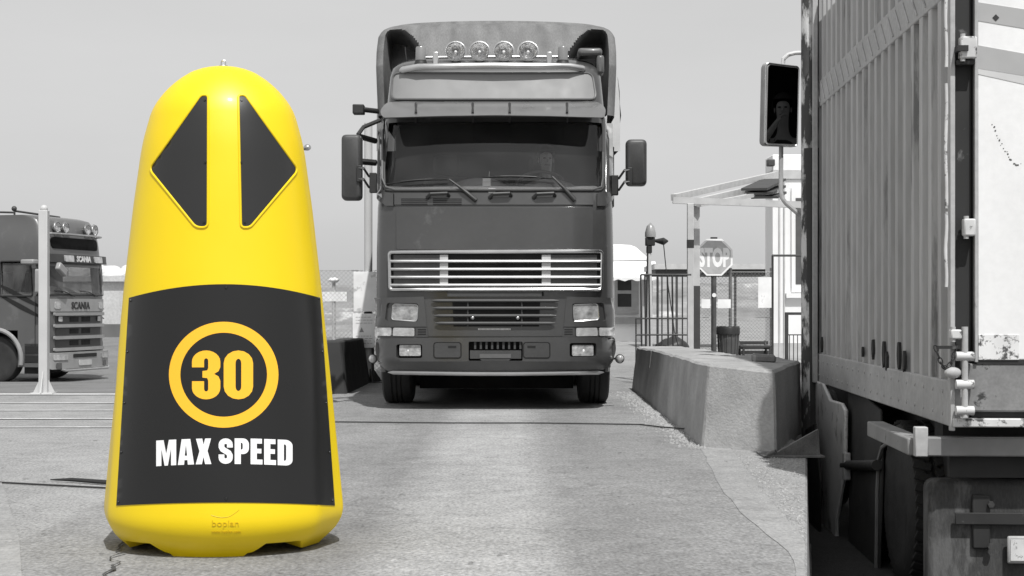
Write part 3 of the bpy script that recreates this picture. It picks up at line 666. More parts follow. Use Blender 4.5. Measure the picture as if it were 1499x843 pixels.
# lower face: lamp housings and lower grille
def holeplate(name, outer, holes, mat, o0, o1, par=truck, cell=8, bev=.006): return patch(MB(), [[outer]+holes], SC.at, o0, o1, cell).build(name, mat, par, ang=40, bevel=bev)
m_hlr = G('lamp bowl', .62, .25, .35, var=.3, scale=11, bump=.3, bscale=25)
for sgn in (-1, 1):
    q = lambda x: 725+sgn*x
    def mir(P): return [(q(a), b) for a, b in P]
    out = mir([(104, 434), (174, 436), (176, 478), (100, 478)]); hole = mir(roundpoly([(112, 444), (157, 443), (160, 470), (113, 471)], 4))
    h = holeplate('headlight_housing', out, [hole], m_cab, -.05, .022)
    plate('headlight_recess', mir([(110, 440), (162, 440), (163, 475), (110, 475)]), m_dark, -.06, -.045, h)
    hl = plate('headlight', mir(roundpoly([(113.5, 446.5), (149, 445), (151, 467), (115, 469.5)], 5)), m_hlr, -.04, -.02, h)
    plate('lens', mir(roundpoly([(112.5, 445.5), (150, 444), (152, 468), (114, 470.5)], 5)), G('headlamp lens', .34, .12, .15, var=.45, scale=16, coat=.6, bump=.5, bscale=22), -.008, .004, hl)
    mb = MB(); mb.tube([SC.at(a, b, .0) for a, b in dens(mir(roundpoly([(112.5, 445.5), (150, 444), (152, 468), (114, 470.5)], 5)), 6)], .007, 6, closed=True); mb.build('bezel', m_chr, hl)
    p = SC.at(q(131), 457, -.015); MB().ball(p, .035, 1, .35, 1, 12).build('bulb_shield', G('bulb', .9, .2), hl)
    plate('indicator', mir(roundpoly([(118, 480), (148, 479.5), (149, 491.5), (118, 492)], 2)), m_lens, .002, .022, h)
    plate('side_lamp', mir(roundpoly([(151, 479.5), (172, 479.5), (172, 491), (151, 491.5)], 2)), G('side lamp', .6, .15, .4, var=.4, scale=14, coat=.5, bump=.4, bscale=30), .002, .024, h)
    plate('lower_trim', mir([(100, 479), (116, 479), (116, 493), (98, 493)]), m_plas, .001, .016, h)
    mb = MB()
    for k in range(3): patch(mb, [[mir([(101, 481.5+k*3.4), (113, 481.5+k*3.4), (113, 483.2+k*3.4), (101, 483.2+k*3.4)])]], SC.at, .015, .018, 8)
    mb.build('slot', m_dark, h)
out = [(625, 434), (824, 434), (826, 481), (627, 481)]
lg = plate('lower_grille', out, m_plas, -.03, -.004)
plate('grille_opening', [(662, 438), (791, 438), (789, 478), (664, 478)], m_dark, -.003, .002, lg)
for k in range(4):
    yv = 440+k*11.0; mb = MB(); a = 632+k*1.8; b = 818-k*1.8
    mb.tube([SC.at(a+(b-a)*t/24, yv, .022) for t in range(25)], [.006]+[.016]*23+[.006], 8); mb.build('slat', m_plas, lg)
for xx in (685, 764): MB().tube([SC.at(xx, 438, .012), SC.at(xx, 478, .012)], .009, 6).build('rod', m_plas, lg)
for xx in (692, 758): MB().ball(SC.at(xx, 465, .02), .02, n=10).build('washer_jet', m_alu, lg)
mb = MB()
for k in range(26): a = 700+k*1.85; patch(mb, [[[(a, 480.5), (a+1, 480.5), (a+1, 483), (a, 483)]]], SC.at, .004, .012, 6)
mb.build('radiator_fins', m_alu, lg)
plate('grille_sill', [(627, 483.5), (825, 483.5), (825, 492), (627, 492)], m_cab, -.01, .010, lg)
# bumper
def fbmp(x, z):
    w = 172.5*TY/F
    return -.055+.55*superf(x/w, 4.5)+.10*sm((Zp(528)-z)/.12)
SBm = Surf(TX, TY, fbmp)
bo = roundpoly([(551, 495), (725, 494), (900, 493), (902, 512), (897, 530), (886, 541), (725, 545), (566, 543), (553, 530), (549, 512)], 5)
fogL = rrect(580, 504, 618, 524, 3); fogR = rrect(834, 502, 873, 522, 3); cen = rrect(686, 500, 765, 528, 2)
bmp = patch(MB(), [[bo, fogL, fogR, cen]], SBm.at, -.10, .0, 8).build('bumper', m_cab, truck, ang=40, bevel=.008)
def bplate(name, lp, mat, a, b, par=bmp, cell=8, bev=0): return plate(name, lp, mat, a, b, par, cell, bev, S=SBm)
for fx in (598.5, 853):
    bplate('fog_lamp_recess', rrect(fx-19, 502, fx+19, 525, 3), m_dark, -.11, -.08)
    fl = bplate('fog_lamp', rrect(fx-14.5, 505.5, fx+16, 520.5, 2), m_hlr, -.06, -.035)
    p = SBm.at(fx, 513, -.03); MB().ball(p, .03, 1, .3, 1, 12).build('bulb_shield', G('bulb', .9, .2), fl)
    bplate('lens', rrect(fx-15, 505, fx+17, 521, 2), G('fog lens', .40, .12, .15, var=.4, scale=22, coat=.6, bump=.5, bscale=30), -.03, -.02, fl)
for (a, b) in ((635, 675), (766, 805)):
    mb = MB(); mb.tube([SBm.at(u, v, .001) for u, v in dens(rrect(a, 501, b, 524, 4), 4)], .0055, 6, closed=True); cv = mb.build('towing_eye_groove', m_dark, bmp)
    bplate('cover', rrect(a+1.5, 502, b-1.5, 523, 3), m_plas, .001, .008, cv); bplate('slot', [(a+21 if a < 700 else a+6, 506), (a+33 if a < 700 else a+18, 506), (a+33 if a < 700 else a+18, 509), (a+21 if a < 700 else a+6, 509)], m_dark, .009, .011, cv)
bplate('bumper_opening', rrect(684, 499, 767, 530, 2), m_dark, -.12, -.09)
for k in range(9):
    mb = MB(); a = 689+k*8.3; patch(mb, [[[(a+5, 500.5), (a+8, 500.5), (a+8, 511), (a+5, 511)]]], SBm.at, -.06, -.02, 6)
    mb.build('opening_rib', m_plas, bmp)
bplate('number_plate_holder', [(688, 513), (763, 513), (763, 525), (748, 525), (745, 528), (705, 528), (702, 525), (688, 525)], m_plas, -.05, -.012)
bplate('plate_recess', [(702, 518), (748, 518), (748, 524), (702, 524)], m_cabl, -.011, -.006)
mb = MB(); mb.tube([SBm.at(x_, 545+2.0*math.sin(math.pi*(x_-568)/316), .0) for x_ in [568+316*t/40 for t in range(41)]], [.004]+[.022]*39+[.004], 8); mb.build('chrome_lip', m_alu, bmp)
# skirt below/behind bumper, chassis, wheels
mb = MB(); mb.box(-.45, .45, .6, 9, .55, .85); mb.box(-1.0, 1.0, .5, .95, .36, .6); mb.box(-.75, .75, 1.2, 1.4, .38, .6); mb.box(-1.0, 1.0, 2.2, 2.9, .9, 2.2)
mb.box(-1.15, -.5, 2.4, 4.3, .42, 1.0); mb.box(.5, 1.15, 2.4, 4.3, .42, 1.0); mb.box(-.84, .84, 1.75, 4.0, .13, .55); mb.box(-1.2, 1.2, 6.0, 6.05, .16, 1.0); mb.box(-.8, .8, 1.9, 2.3, .30, .9); mb.box(-1.25, 1.25, 13.2, 13.3, .28, 1.1); mb.build('chassis', G('chassis black', .02, .8), truck)  # low black trays and cross plates added to keep the underside dark
def wheel(par, c, r=.51, w=.30, axis='x', name='wheel', hub=1, tread=True):
    t = MB(); s_ = w/2; prof = [(r*.56, -s_*.9), (r*.70, -s_), (r*.90, -s_*.98), (r*.975, -s_*.85), (r, -s_*.6)]
    if tread:
        for g in (-.3, 0, .3): prof += [(r, s_*(g-.06)), (r*.975, s_*(g-.04)), (r*.975, s_*(g+.04)), (r, s_*(g+.06))]
    prof += [(r, s_*.6), (r*.975, s_*.85), (r*.90, s_*.98), (r*.70, s_), (r*.56, s_*.9)]
    t.lathe(prof, c, axis, 56); o = t.build(name, m_rub, par, ang=30)
    h = MB(); h.lathe([(0, hub*s_*.35), (r*.18, hub*s_*.55), (r*.2, hub*s_*.3), (r*.42, hub*s_*.2), (r*.52, hub*s_*.75), (r*.58, hub*s_*.9), (r*.58, -hub*s_*.9), (r*.3, -hub*s_*.6), (0, -hub*s_*.6)], c, axis, 32)
    for k in range(10):
        a = 2*math.pi*k/10; u, v = r*.30*math.cos(a), r*.30*math.sin(a)
        if axis == 'x': h.cyl((c[0]+hub*s_*.1, c[1]+u, c[2]+v), (c[0]+hub*s_*.4, c[1]+u, c[2]+v), .014, n=6)
    h.build('rim', G('wheel steel', .28, .5, .3, var=.2), o); return o
for sx_ in (-1, 1):
    wheel(truck, (sx_*1.03, 1.30, .51), .51, .32, hub=sx_)
    for yy_ in (5.0, 11.0, 12.3): wheel(truck, (sx_*.98, yy_, .51), .51, .56, hub=sx_)
MB().cyl((-.9, 1.3, .51), (.9, 1.3, .51), .07).build('axle', m_dark, truck)
for sgn, pp in ((-1, 546), (1, 907)):
    mb = MB(); p = Vector((Xp(pp, .5), .5, Zp(525, .5))); mb.ball((p.x, .45, p.z), .040, 1, .8, 1, 12); ml = mb.build('marker_lamp', m_lens, truck)
    mb = MB(); mb.tube([(p.x-sgn*.02, .5, p.z), (p.x-sgn*.10, .56, p.z), (p.x-sgn*.14, .6, p.z+.02)], .012, 6); mb.lathe([(.045, 0), (.048, .03), (.02, .06)], (p.x, .45, p.z), 'y', 16); mb.build('stalk', m_trim, ml)
    mb = MB(); x0, x1 = sorted((sgn*1.13, sgn*1.18)); mb.box(x0, x1, .62, .70, .40, 1.15); mb.box(x0, x1, .75, .85, .35, .62); mb.build('mud_guard_edge', G('guard pale', .22, .6), truck, bevel=.01)
# mirrors
def mirror_body(mb, c, w, h, d=.14):
    pl_ = roundpoly([(c[0]-w/2, c[2]-h/2), (c[0]+w/2, c[2]-h/2), (c[0]+w/2, c[2]+h/2), (c[0]-w/2, c[2]+h/2)], .05, 5)
    n = len(pl_); rings = []
    for t, sc_ in ((0, 1), (.6, .98), (.9, .90), (1, .70)):
        rings.append([(c[0]+(a-c[0])*sc_, c[1]-d*t, c[2]+(b-c[2])*(1-(1-sc_)*w/h)) for a, b in pl_])
    vs = [p for r_ in rings for p in r_]; mb.add(vs, [(j*n+i, j*n+(i+1) % n, (j+1)*n+(i+1) % n, (j+1)*n+i) for j in range(3) for i in range(n)]+[tuple(range(n)), tuple(3*n+i for i in range(n))])
m_mir = G('mirror housing', .055, .45, var=.15, scale=4, fine=.08)
for (x0, x1, y0, y1, sgn) in ((501, 531, 198, 294, -1), (915.5, 946, 205, 273, 1)):
    cx_ = (x0+x1)/2; cy_ = (y0+y1)/2; s_ = F/(TY+.25); c_ = (Xp(cx_, .25), .25, Zp(cy_, .25)); mb = MB(); mirror_body(mb, c_, (x1-x0)/s_, (y1-y0)/s_); mh = mb.build('mirror', m_mir, truck, ang=60)
    mb = MB(); w_, h_ = (x1-x0)/s_*.86, (y1-y0)/s_*.92; mb.box(c_[0]-w_/2, c_[0]+w_/2, c_[1]+.002, c_[1]+.006, c_[2]-h_/2, c_[2]+h_/2); mb.build('mirror_glass', G('silvered', .9, .02, 1, var=0), mh)
    jx = x1-6 if sgn < 0 else x0+6; ax_ = (548, 898)[sgn > 0]; ya = (246, 262) if sgn < 0 else (249, 266); off = 12
    mb = MB()
    for k, yv in enumerate(ya):
        mb.tube([Vector((Xp(jx, .1), .1, Zp(yv, .1))), Vector((Xp(jx-sgn*7, .08), .08, Zp(yv, .1))), Vector((Xp(ax_+sgn*8, .3), .3, Zp(yv+off, .3))), Vector((Xp(ax_+sgn*1, .34), .34, Zp(yv+off+1, .3)))], .012, 8)
    mb.build('mirror_arm', m_plas, mh)
    mb = MB(); p = Vector((Xp(ax_+sgn*2, .3), .3, Zp((ya[0]+ya[1])/2+off, .3))); mb.box(p.x-.035, p.x+.035, .28, .36, p.z-.11, p.z+.09); mb.build('mirror_bracket', m_trim, mh, bevel=.006)
    mb = MB(); mb.box(Xp(jx, .1)-.02, Xp(jx, .1)+.03, .09, .14, Zp(ya[1]+4, .1), Zp(ya[0]-4, .1)); mb.build('mirror_clamp', m_trim, mh, bevel=.006)
mb = MB(); mb.tube([Vector((Xp(524, .4), .4, Zp(197, .4))), Vector((Xp(532, .45), .45, Zp(186, .45))), Vector((Xp(556, .6), .6, Zp(176, .6)))], .022, 8); mb.build('upper_arm', m_trim, truck); mb = MB(); mb.tube([Vector((Xp(524, .5), .5, Zp(199, .5))), Vector((Xp(550, .7), .7, Zp(205, .6)))], .03, 6); mb.build('upper_arm', m_trim, truck); mb = MB(); mb.tube([Vector((Xp(528, .6), .6, Zp(235, .5))), Vector((Xp(550, .7), .7, Zp(237, .6)))], .035, 6); mb.build('upper_arm', m_trim, truck)
mb = MB(); p = Vector((Xp(529, 1.2), 1.2, Zp(160, 1.2))); mb.box(p.x-.09, p.x+.03, 1.15, 1.3, p.z-.05, p.z+.05); mb.tube([p, p+Vector((.2, .2, 0))], .03, 8); mb.build('side_camera_box', m_trim, truck, bevel=.01)
# trailer with pale tarpaulin
zt_ = 1.03+(448-80)/F*18.2
mb = MB(); mb.box(-1.33, 1.33, 3.05, 15.5, 1.15, 2.95); mb.build('trailer_box', G('trailer dark', .035, .7, var=.2), truck)
mb = MB(); nn = 40
for sgn in (-1, 1):
    vs = []; K = 40
    for j in range(9):
        for i in range(K):
            y = 3.0+12.5*i/(K-1); z = 2.85+(zt_-2.85)*j/8; b = .03*math.sin(i*2.1+j*.3)+.025*noise.noise(Vector((i*.4, j*.8, sgn))); vs.append((sgn*(1.40+.02*sgn+b-.10*(j/8)**4), y, z+(.03*math.sin(i*1.7) if j == 0 else 0)))
    mb.add(vs, [(j*K+i, j*K+i+1, (j+1)*K+i+1, (j+1)*K+i) for j in range(8) for i in range(K-1)])
vs = []
for j in range(9):
    for i in range(13):
        x = -1.42+2.86*i/12; z = 2.85+(zt_-2.85)*j/8; vs.append((x*(1-.06*(j/8)**4), 3.0+.03*noise.noise(Vector((i, j, 0))), z))
mb.add(vs, [(j*13+i, j*13+i+1, (j+1)*13+i+1, (j+1)*13+i) for j in range(8) for i in range(12)])
mb.add([(-1.34, 3.0, zt_), (1.36, 3.0, zt_), (1.36, 15.5, zt_), (-1.34, 15.5, zt_)], [(0, 1, 2, 3)])
mb.build('tarpaulin', G('pale tarpaulin', .62, .7, var=.12, scale=3, bump=.1, bscale=14), truck, ang=80)
mb = MB()
for sgn in (-1, 1): mb.box(sgn*1.34-.03, sgn*1.34+.03, 3.0, 3.4, 2.2, 2.9)
mb.build('headboard_post', m_trim, truck)
#==PEOPLE==
def person(name, label, loc, rz, J, mats, hair=True):
    """seated or standing figure: one skinned surface; J gives joint positions in metres"""
    V, E, Rd = [], [], []
    def v(p, r, par=None):
        V.append(Vector(p)); Rd.append(r if isinstance(r, tuple) else (r, r)); i = len(V)-1
        if par is not None: E.append((par, i))
        return i
    P = {k: Vector(a) for k, a in J.items()}
    pel = v(P['pelvis'], (.16, .12)); wa = v(P['pelvis'].lerp(P['chest'], .5), (.145, .11), pel); ch = v(P['chest'], (.17, .12), wa)
    nb = v(P['chest'].lerp(P['neck'], .65), (.09, .075), ch); nk = v(P['neck'], .056, nb); jw = v(P['head']+Vector((0, -.025, -.07)), (.062, .07), nk); hd = v(P['head']+Vector((0, 0, .03)), (.078, .092), jw); v(P['head']+Vector((0, .01, .09)), (.06, .075), hd)
    for s_ in ('l', 'r'):
        sh = v(P[s_+'sh'], .062, ch); el = v(P[s_+'el'], .045, sh); wr = v(P[s_+'wr'], .029, el); d = (P[s_+'wr']-P[s_+'el']).normalized(); side = d.cross(Vector((0, 0, 1)))
        side = side.normalized() if side.length > .1 else Vector((1, 0, 0)); dn = d.cross(side)*(1 if s_ == 'r' else -1)
        pm = v(P[s_+'wr']+d*.06, (.036, .018), wr)
        for q, ln in ((-.03, .055), (-.01, .065), (.01, .07), (.03, .06)):
            a = v(V[pm]+side*q+d*.03, .009, pm); b = v(V[a]+d*ln*.5+dn*.012, .0085, a); v(V[b]+d*ln*.25+dn*.03, .007, b)
        a = v(V[wr]+side*-.035+d*.03, .011, wr); v(V[a]+side*-.012+d*.035+dn*.015, .0085, a)
        hp = v(P[s_+'hip'], .095, pel); kn = v(P[s_+'kn'], .062, hp); an = v(P[s_+'an'], .042, kn); v(P[s_+'an']+Vector((0, -.16, -.04)), (.045, .03), an)
    me = bpy.data.meshes.new(name); me.from_pydata(V, E, []); o = bpy.data.objects.new(name, me); sc.collection.objects.link(o)
    sk = o.modifiers.new('skin', 'SKIN'); sk.use_smooth_shade = True; lay = me.skin_vertices[0] if me.skin_vertices else None
    if lay is None: me.attributes.new('s', 'FLOAT', 'POINT')
    for i, r_ in enumerate(Rd): lay.data[i].radius = r_
    lay.data[0].use_root = True
    ss = o.modifiers.new('sub', 'SUBSURF'); ss.levels = 2; ss.render_levels = 2
    me.materials.append(mats[0]); o.location = loc; o.rotation_euler = (0, 0, rz); tag(o, label, 'person')
    h = P['head']
    mb = MB(); mb.ball((h.x, h.y+.018, h.z+.068), .112, .92, 1.03, .98, 20)
    bmesh.ops.delete(mb.b, geom=[q for q in mb.b.verts if (q.co.z < h.z+.10 and q.co.y < h.y-.02) or q.co.z < h.z-.0], context='VERTS'); mb.build('hair', mats[1], o)
    mb = MB(); mb.tube([(h.x, h.y-.088, h.z+.02), (h.x, h.y-.108, h.z-.018), (h.x, h.y-.10, h.z-.03)], [.009, .015, .012], 8); mb.build('nose', mats[0], o)
    for q in (-.032, .032):
        mb = MB(); mb.ball((h.x+q, h.y-.085, h.z+.018), .013, 1.2, .6, .7, 8); mb.build('eye', G('eye dark', .03, .3), o)
        mb = MB(); mb.ball((h.x+q*2.5, h.y+.01, h.z), .028, .35, .6, 1, 8); mb.build('ear', mats[0], o)
    mb = MB(); mb.tube([(h.x-.028, h.y-.085, h.z-.055), (h.x, h.y-.094, h.z-.052), (h.x+.028, h.y-.085, h.z-.055)], .006, 6); mb.build('mouth', G('lips', .16, .6), o)
    # shirt over trunk and upper arms
    mb = MB(); c, p = P['chest'], P['pelvis']
    rings = []
    for t, rx_, ry_ in ((-.1, .19, .145), (.3, .175, .135), (.7, .195, .145), (1.0, .20, .145), (1.25, .17, .115), (1.42, .08, .075)):
        q = p+(c-p)*t; rings.append([(q.x+rx_*math.cos(2*math.pi*k/24), q.y+ry_*math.sin(2*math.pi*k/24), q.z) for k in range(24)])
    mb.add([a for r_ in rings for a in r_], [(j*24+k, j*24+(k+1) % 24, (j+1)*24+(k+1) % 24, (j+1)*24+k) for j in range(5) for k in range(24)])
    for s_ in ('l', 'r'): mb.tube([P[s_+'sh']+(P['chest']-P[s_+'sh'])*.35, P[s_+'sh'], P[s_+'sh'].lerp(P[s_+'el'], .7)], [.085, .082, .062], 12)
    mb.build('shirt', mats[2], o, sub=1); return o
m_skin = G('skin', .38, .6, var=.05); m_hair = G('hair', .02, .8); m_sh1 = G('shirt mid', .14, .9, var=.2)
person('person', 'driver in a dark shirt seated at the steering wheel of the oncoming dark lorry', (TX+.53, TY+1.42, 1.60), R(8),
       dict(pelvis=(0,0,.12), chest=(0,.02,.55), neck=(0,.0,.80), head=(0,-.03,.99), lsh=(-.20,.02,.68), rsh=(.20,.02,.68), lel=(-.27,-.16,.46), rel=(.27,-.16,.46), lwr=(-.20,-.38,.62), rwr=(.18,-.38,.64),
            lhip=(-.1,-.05,.1), rhip=(.1,-.05,.1), lkn=(-.14,-.46,.12), rkn=(.14,-.46,.12), lan=(-.14,-.58,-.28), ran=(.14,-.58,-.28)), (m_skin, m_hair, m_sh1))
#==LEFT LORRY==
LZ = -.65; ll = thing('lorry', 'parked pale-fronted lorry with four roof lights and slatted front at the left edge', 'lorry', (-9.72, 35.0, LZ), R(75))
m_lp = G('parked lorry paint', .095, .35, var=.10, scale=1, coat=.4, dirt=.12, dscale=2); m_lw = G('parked lorry pale', .28, .4, var=.12, scale=3, coat=.3)
def fL(x, z): return lerp_tab([(.3, .0), (1.9, .0), (2.7, .06), (3.2, .12), (3.5, .2), (3.62, .3), (3.7, .6)], z)+.30*superf(x/1.26, 4)
lrows = [(z, 1.25-.10*sm((z-3.0)/.7), fL(0, z)) for z in [.35+.1*i for i in range(33)]+[3.62, 3.68]]
def skl(x, y, z):
    return (1.95 < z < 2.6 and abs(x) < 1.12 and y < .55) or (z < 1.12 and .72 < y < 1.95) or (1.95 < z < 2.62 and .42 < y < 1.15 and abs(x) > 1)
shell(MB(), lrows, nx=40, n=4, Rr=.30, back=2.3, nb=16, skip=skl).build('body', m_lp, ll, ang=40)
mL = lambda a, b, o_: Vector((a, fL(a, b)-o_, b))
def pL(name, x0, x1, z0, z1, a, b, mat, par=None, r=.02, cell=.12): return patch(MB(), [[rrect(x0, z0, x1, z1, r)]], mL, a, b, cell).build(name, mat, par or ll, ang=50)
MB().box(-1.15, 1.15, 1.9, 2.0, .9, 2.9).build('cab_lining', G('lining', .035, .9), ll)
mb = MB(); mb.box(-1.1, 1.1, .35, .85, 1.55, 1.98); mb.ball((-.3, .55, 1.98), .3, 1.2, .6, .5); mb.build('dashboard', G('dash pale', .45, .8), ll)
for sx_ in (-.55, .55): 
    mb = MB(); mb.box(sx_-.24, sx_+.24, 1.45, 1.6, 1.4, 2.45); mb.build('seat', G('seat pale', .30, .9), ll, bevel=.04)
gl2 = glass('parked glass', .75, 1.45, .03, .10)
pL('windscreen', -1.10, 1.10, 1.93, 2.62, -.03, -.02, gl2, r=.06)
for z_ in (1.93, 2.64): mb = MB(); mb.tube([mL(-1.14+2.28*i/20, z_, .0) for i in range(21)], .02, 6); mb.build('window_trim', m_trim, ll)
for xq in (-1.14, 1.14): MB().tube([mL(xq, 1.93, .0), mL(xq, 2.64, 0)], .035, 6).build('window_pillar', m_lw, ll)
vz = pL('sun_visor', -1.22, 1.22, 2.64, 2.82, .10, .16, G('visor dark', .04, .4), r=.03)
for xq in (-.62, .62): pL('visor_lamp', xq-.17, xq+.17, 2.66, 2.80, .165, .20, m_lens, vz)
vs, fs = text_geo('SCANIA', .17, .008, .004); mb = MB(); mb.add([(v.x, fL(v.x, 2.7)-.172-v.z, 2.672+v.y) for v in vs], fs); mb.build('lettering', G('letter pale', .6, .5), vz)
pL('roof_sign', -.98, .98, 2.95, 3.20, .004, .02, G('sign black', .004, .6, spec=.1), r=.10)
mb = MB(); mb.tube([mL(-1.15, 3.25, -.2), mL(-1.05, 3.27, .12), mL(-.5, 3.27, .16), mL(.5, 3.27, .16), mL(1.05, 3.27, .12), mL(1.15, 3.25, -.2)], .025, 8); lbar = mb.build('lamp_bar', m_chr, ll)
for xq in (-.78, -.44, .48, .82): spot(lbar, tuple(mL(xq, 3.42, .10)), .125)
for i, (x, z) in enumerate(((-1.0, 3.60), (.4, 3.68), (.95, 3.60))):
    pass
for (xa, ya, xb2, yb2) in ((-1.1, 2.2, -1.0, 1.0), (-.95, 1.05, .9, 1.05)):
    mb = MB(); mb.tube([(xa, ya, 3.78), (xb2, yb2, 3.74)], .025, 6); mb.ball((xa, ya, 3.83), .06, n=10); mb.cyl((xa, ya, 3.62), (xa, ya, 3.8), .015, n=6); mb.cyl((xb2, yb2, 3.58), (xb2, yb2, 3.75), .015, n=6); mb.build('roof_rail', m_plas, ll)
pL('front_panel', -1.12, 1.12, 1.56, 1.84, .005, .025, m_lw)
for xq in (-.92, .92): pL('panel_lamp', xq-.10, xq+.10, 1.62, 1.78, .027, .04, m_lens, r=.04)
vs, fs = text_geo('SCANIA', .22, .004, .004); mb = MB(); mb.add([(v.x, fL(v.x, 1.7)-.035-v.z, 1.62+v.y) for v in vs], fs); mb.build('lettering', m_trim, ll)
for k in range(4):
    z_ = 1.47-.26*k
    pL('grille_gap', -.95, .95, z_-.17, z_+.0, .002, .006, m_plas); sl_ = pL('slat', -1.05, 1.05, z_-.0, z_+.07, .02, .07, m_lw)
    mb = MB()
    for a in (-.42, .08):
        patch(mb, [[[(a, z_-.14), (a+.36, z_-.14), (a+.36, z_-.03), (a, z_-.03)]]], mL, .007, .014, .1)
    mb.build('mesh_panel', m_dark, sl_)
    if k < 1:
        for a in (-.82, .82): pL('driving_lamp', a-.07, a+.07, z_-.13, z_-.02, .02, .04, m_lens, sl_)
pL('bumper', -1.25, 1.25, .30, .66, .05, .14, m_lw, r=.06, cell=.08)
for a in (-.95, .95): pL('headlight', a-.22, a+.22, .50, .62, .145, .16, m_lens); pL('fog_lamp', a-.16, a+.0, .33, .44, .145, .16, G('fog dark', .1, .2))
pL('number_plate', -.27, .27, .36, .48, .145, .155, G('plate pale', .5, .5)); pL('bumper_slot', -.5, .5, .54, .62, .145, .15, m_dark)
mb = MB(); mb.tube([mL(-1.0, .30, .18), mL(-.9, .27, .22), mL(.9, .27, .22), mL(1.0, .30, .18)], .03, 8); mb.build('bull_bar', m_chr, ll)
# wipers, mirrors, door
for a in (-.75, .25):
    mb = MB(); mb.tube([mL(a+.5, 1.9, .03), mL(a+.1, 2.0, .03), mL(a-.25, 2.02, .02)], .012, 6); mb.build('wiper', m_trim, ll)
mb = MB(); mirror_body(mb, (-1.48, .12, 2.22), .26, .52, .16); mh = mb.build('mirror', m_lw, ll)
mb = MB(); mb.tube([(-1.45, .12, 2.50), (-1.30, .25, 2.58), (-1.2, .35, 2.58)], .02, 6); mb.tube([(-1.45, .12, 2.0), (-1.30, .25, 1.92), (-1.2, .35, 1.92)], .02, 6); mb.build('mirror_arm', m_trim, mh)
mb = MB(); mb.M = Matrix.Translation((-1.02, -.12, 2.48)) @ Matrix.Rotation(R(30), 4, 'Y'); mb.box(-.17, .17, -.1, .02, -.09, .09); mb.build('front_mirror', m_lw, ll, bevel=.03)
mb = MB(); mb.M = Matrix.Translation((-1.45, .35, 2.63)); mb.box(-.12, .12, -.16, .16, -.05, .06); mb.build('kerb_mirror', m_lw, ll, bevel=.03)
for s_ in (-1, 1):
    mb = MB(); mb.box(s_*1.235-.004, s_*1.235+.004, .42, 1.15, 1.95, 2.62); mb.build('side_window', gl2, ll)
    mb = MB(); pth = [(s_*1.262, a, b) for a, b in roundpoly([(.40, 1.9), (1.2, 1.9), (1.2, 2.66), (.46, 2.66)], .06)]; mb.tube(pth, .016, 6, closed=True); mb.tube([(s_*1.256, .34, 1.9), (s_*1.256, .34, .75)], .008, 5); mb.tube([(s_*1.256, 1.24, 2.75), (s_*1.256, 1.24, 1.1)], .008, 5); mb.build('door_seam', m_trim, ll)
    for k in range(2):
        mb = MB(); x_ = s_*1.252; y_ = [(0.10+.10*i, 1.62-.22*k+.062*i-.0012*i*i) for i in range(17)]; t_ = [.02+.10*math.sin(math.pi*min(1, i/12)) for i in range(17)]
        mb.add([(x_+s_*.004, a, b) for a, b in y_]+[(x_+s_*.004, a, b-t) for (a, b), t in zip(y_, t_)], [(i, i+1, i+18, i+17) for i in range(16)]); mb.build('door_stripe', m_dark, ll)
    mb = MB(); arc_ = [(s_*1.28, 1.32+.66*math.cos(R(a)), .51+.66*math.sin(R(a))) for a in range(-10, 191, 10)]; mb.tube(arc_, .05, 8); mb.build('wheel_arch', m_lw, ll)
    wheel(ll, (s_*1.05, 1.32, .51), .51, .32, hub=s_); wheel(ll, (s_*1.0, 4.9, .51), .51, .55, hub=s_)
    mb = MB(); mb.box(*sorted((s_*1.20, s_*1.25)), .12, .62, .42, .88); mb.build('step_box', m_plas, ll, bevel=.02)
    for k in range(2): MB().box(*sorted((s_*1.252, s_*1.262)), .2, .58, .46+.2*k, .60+.2*k).build('step', m_dark, ll)
mb = MB(); mb.box(-.45, .45, .6, 9, .6, .9); mb.box(-1.15, 1.15, 2.6, 3.8, .45, 1.0); mb.box(-1.1, 1.1, .3, .7, .2, .5); mb.build('chassis', G('chassis black', .02, .8), ll)
MB().box(-1.27, 1.27, 2.9, 15, 1.15, 3.95).build('trailer_box', G('trailer grey', .3, .6, var=.1), ll, bevel=.03)
#==RIGHT LORRY==
rl = thing('lorry', 'rear of a corrugated-sided box lorry standing close at the right edge', 'lorry', (2.26, 8.0, -.70), R(-2.98))
RM = Matrix.Translation((2.26, 8, -.70)) @ Matrix.Rotation(R(-2.98), 4, 'Z'); RI = RM.inverted(); RC = RI @ Vector((0, 0, HC))
def ray(px, py): return (RI.to_3x3() @ Vector(((px-HX)/F, 1, -(py-HY)/F)))
def RL(px, py, y=0): d = ray(px, py); t = (y-RC.y)/d.y; return RC+d*t       # measured on a plane across the lorry
def RS(px, py, x=0): d = ray(px, py); t = (x-RC.x)/d.x; return RC+d*t       # measured on a plane along its side
m_cs = G('container paint', .42, .55, var=.14, scale=1.6, dirt=.20, dscale=3.5, dth=.58, fine=.12, stretch=(1, 1, .14))
m_cs2 = G('container rail paint', .40, .6, var=.14, scale=2, dirt=.16, dscale=5, dth=.66, fine=.1)
m_cw = G('white door paint', .80, .45, var=.05, scale=2, dirt=.25, dscale=9, dth=.70, fine=.03); m_rd = G('rear frame dark', .022, .7, var=.3, dirt=.12, dscale=8, dth=.62)
m_wp = G('white worn paint', .58, .6, var=.15, scale=9, dirt=.08, dscale=16, dth=.56)
zb, zr0, zr1, zr2, zt2 = 1.11, 1.345, 3.35, 3.56, 4.3
LEN = 4.86; NR = 20; pit = (LEN-.16)/NR
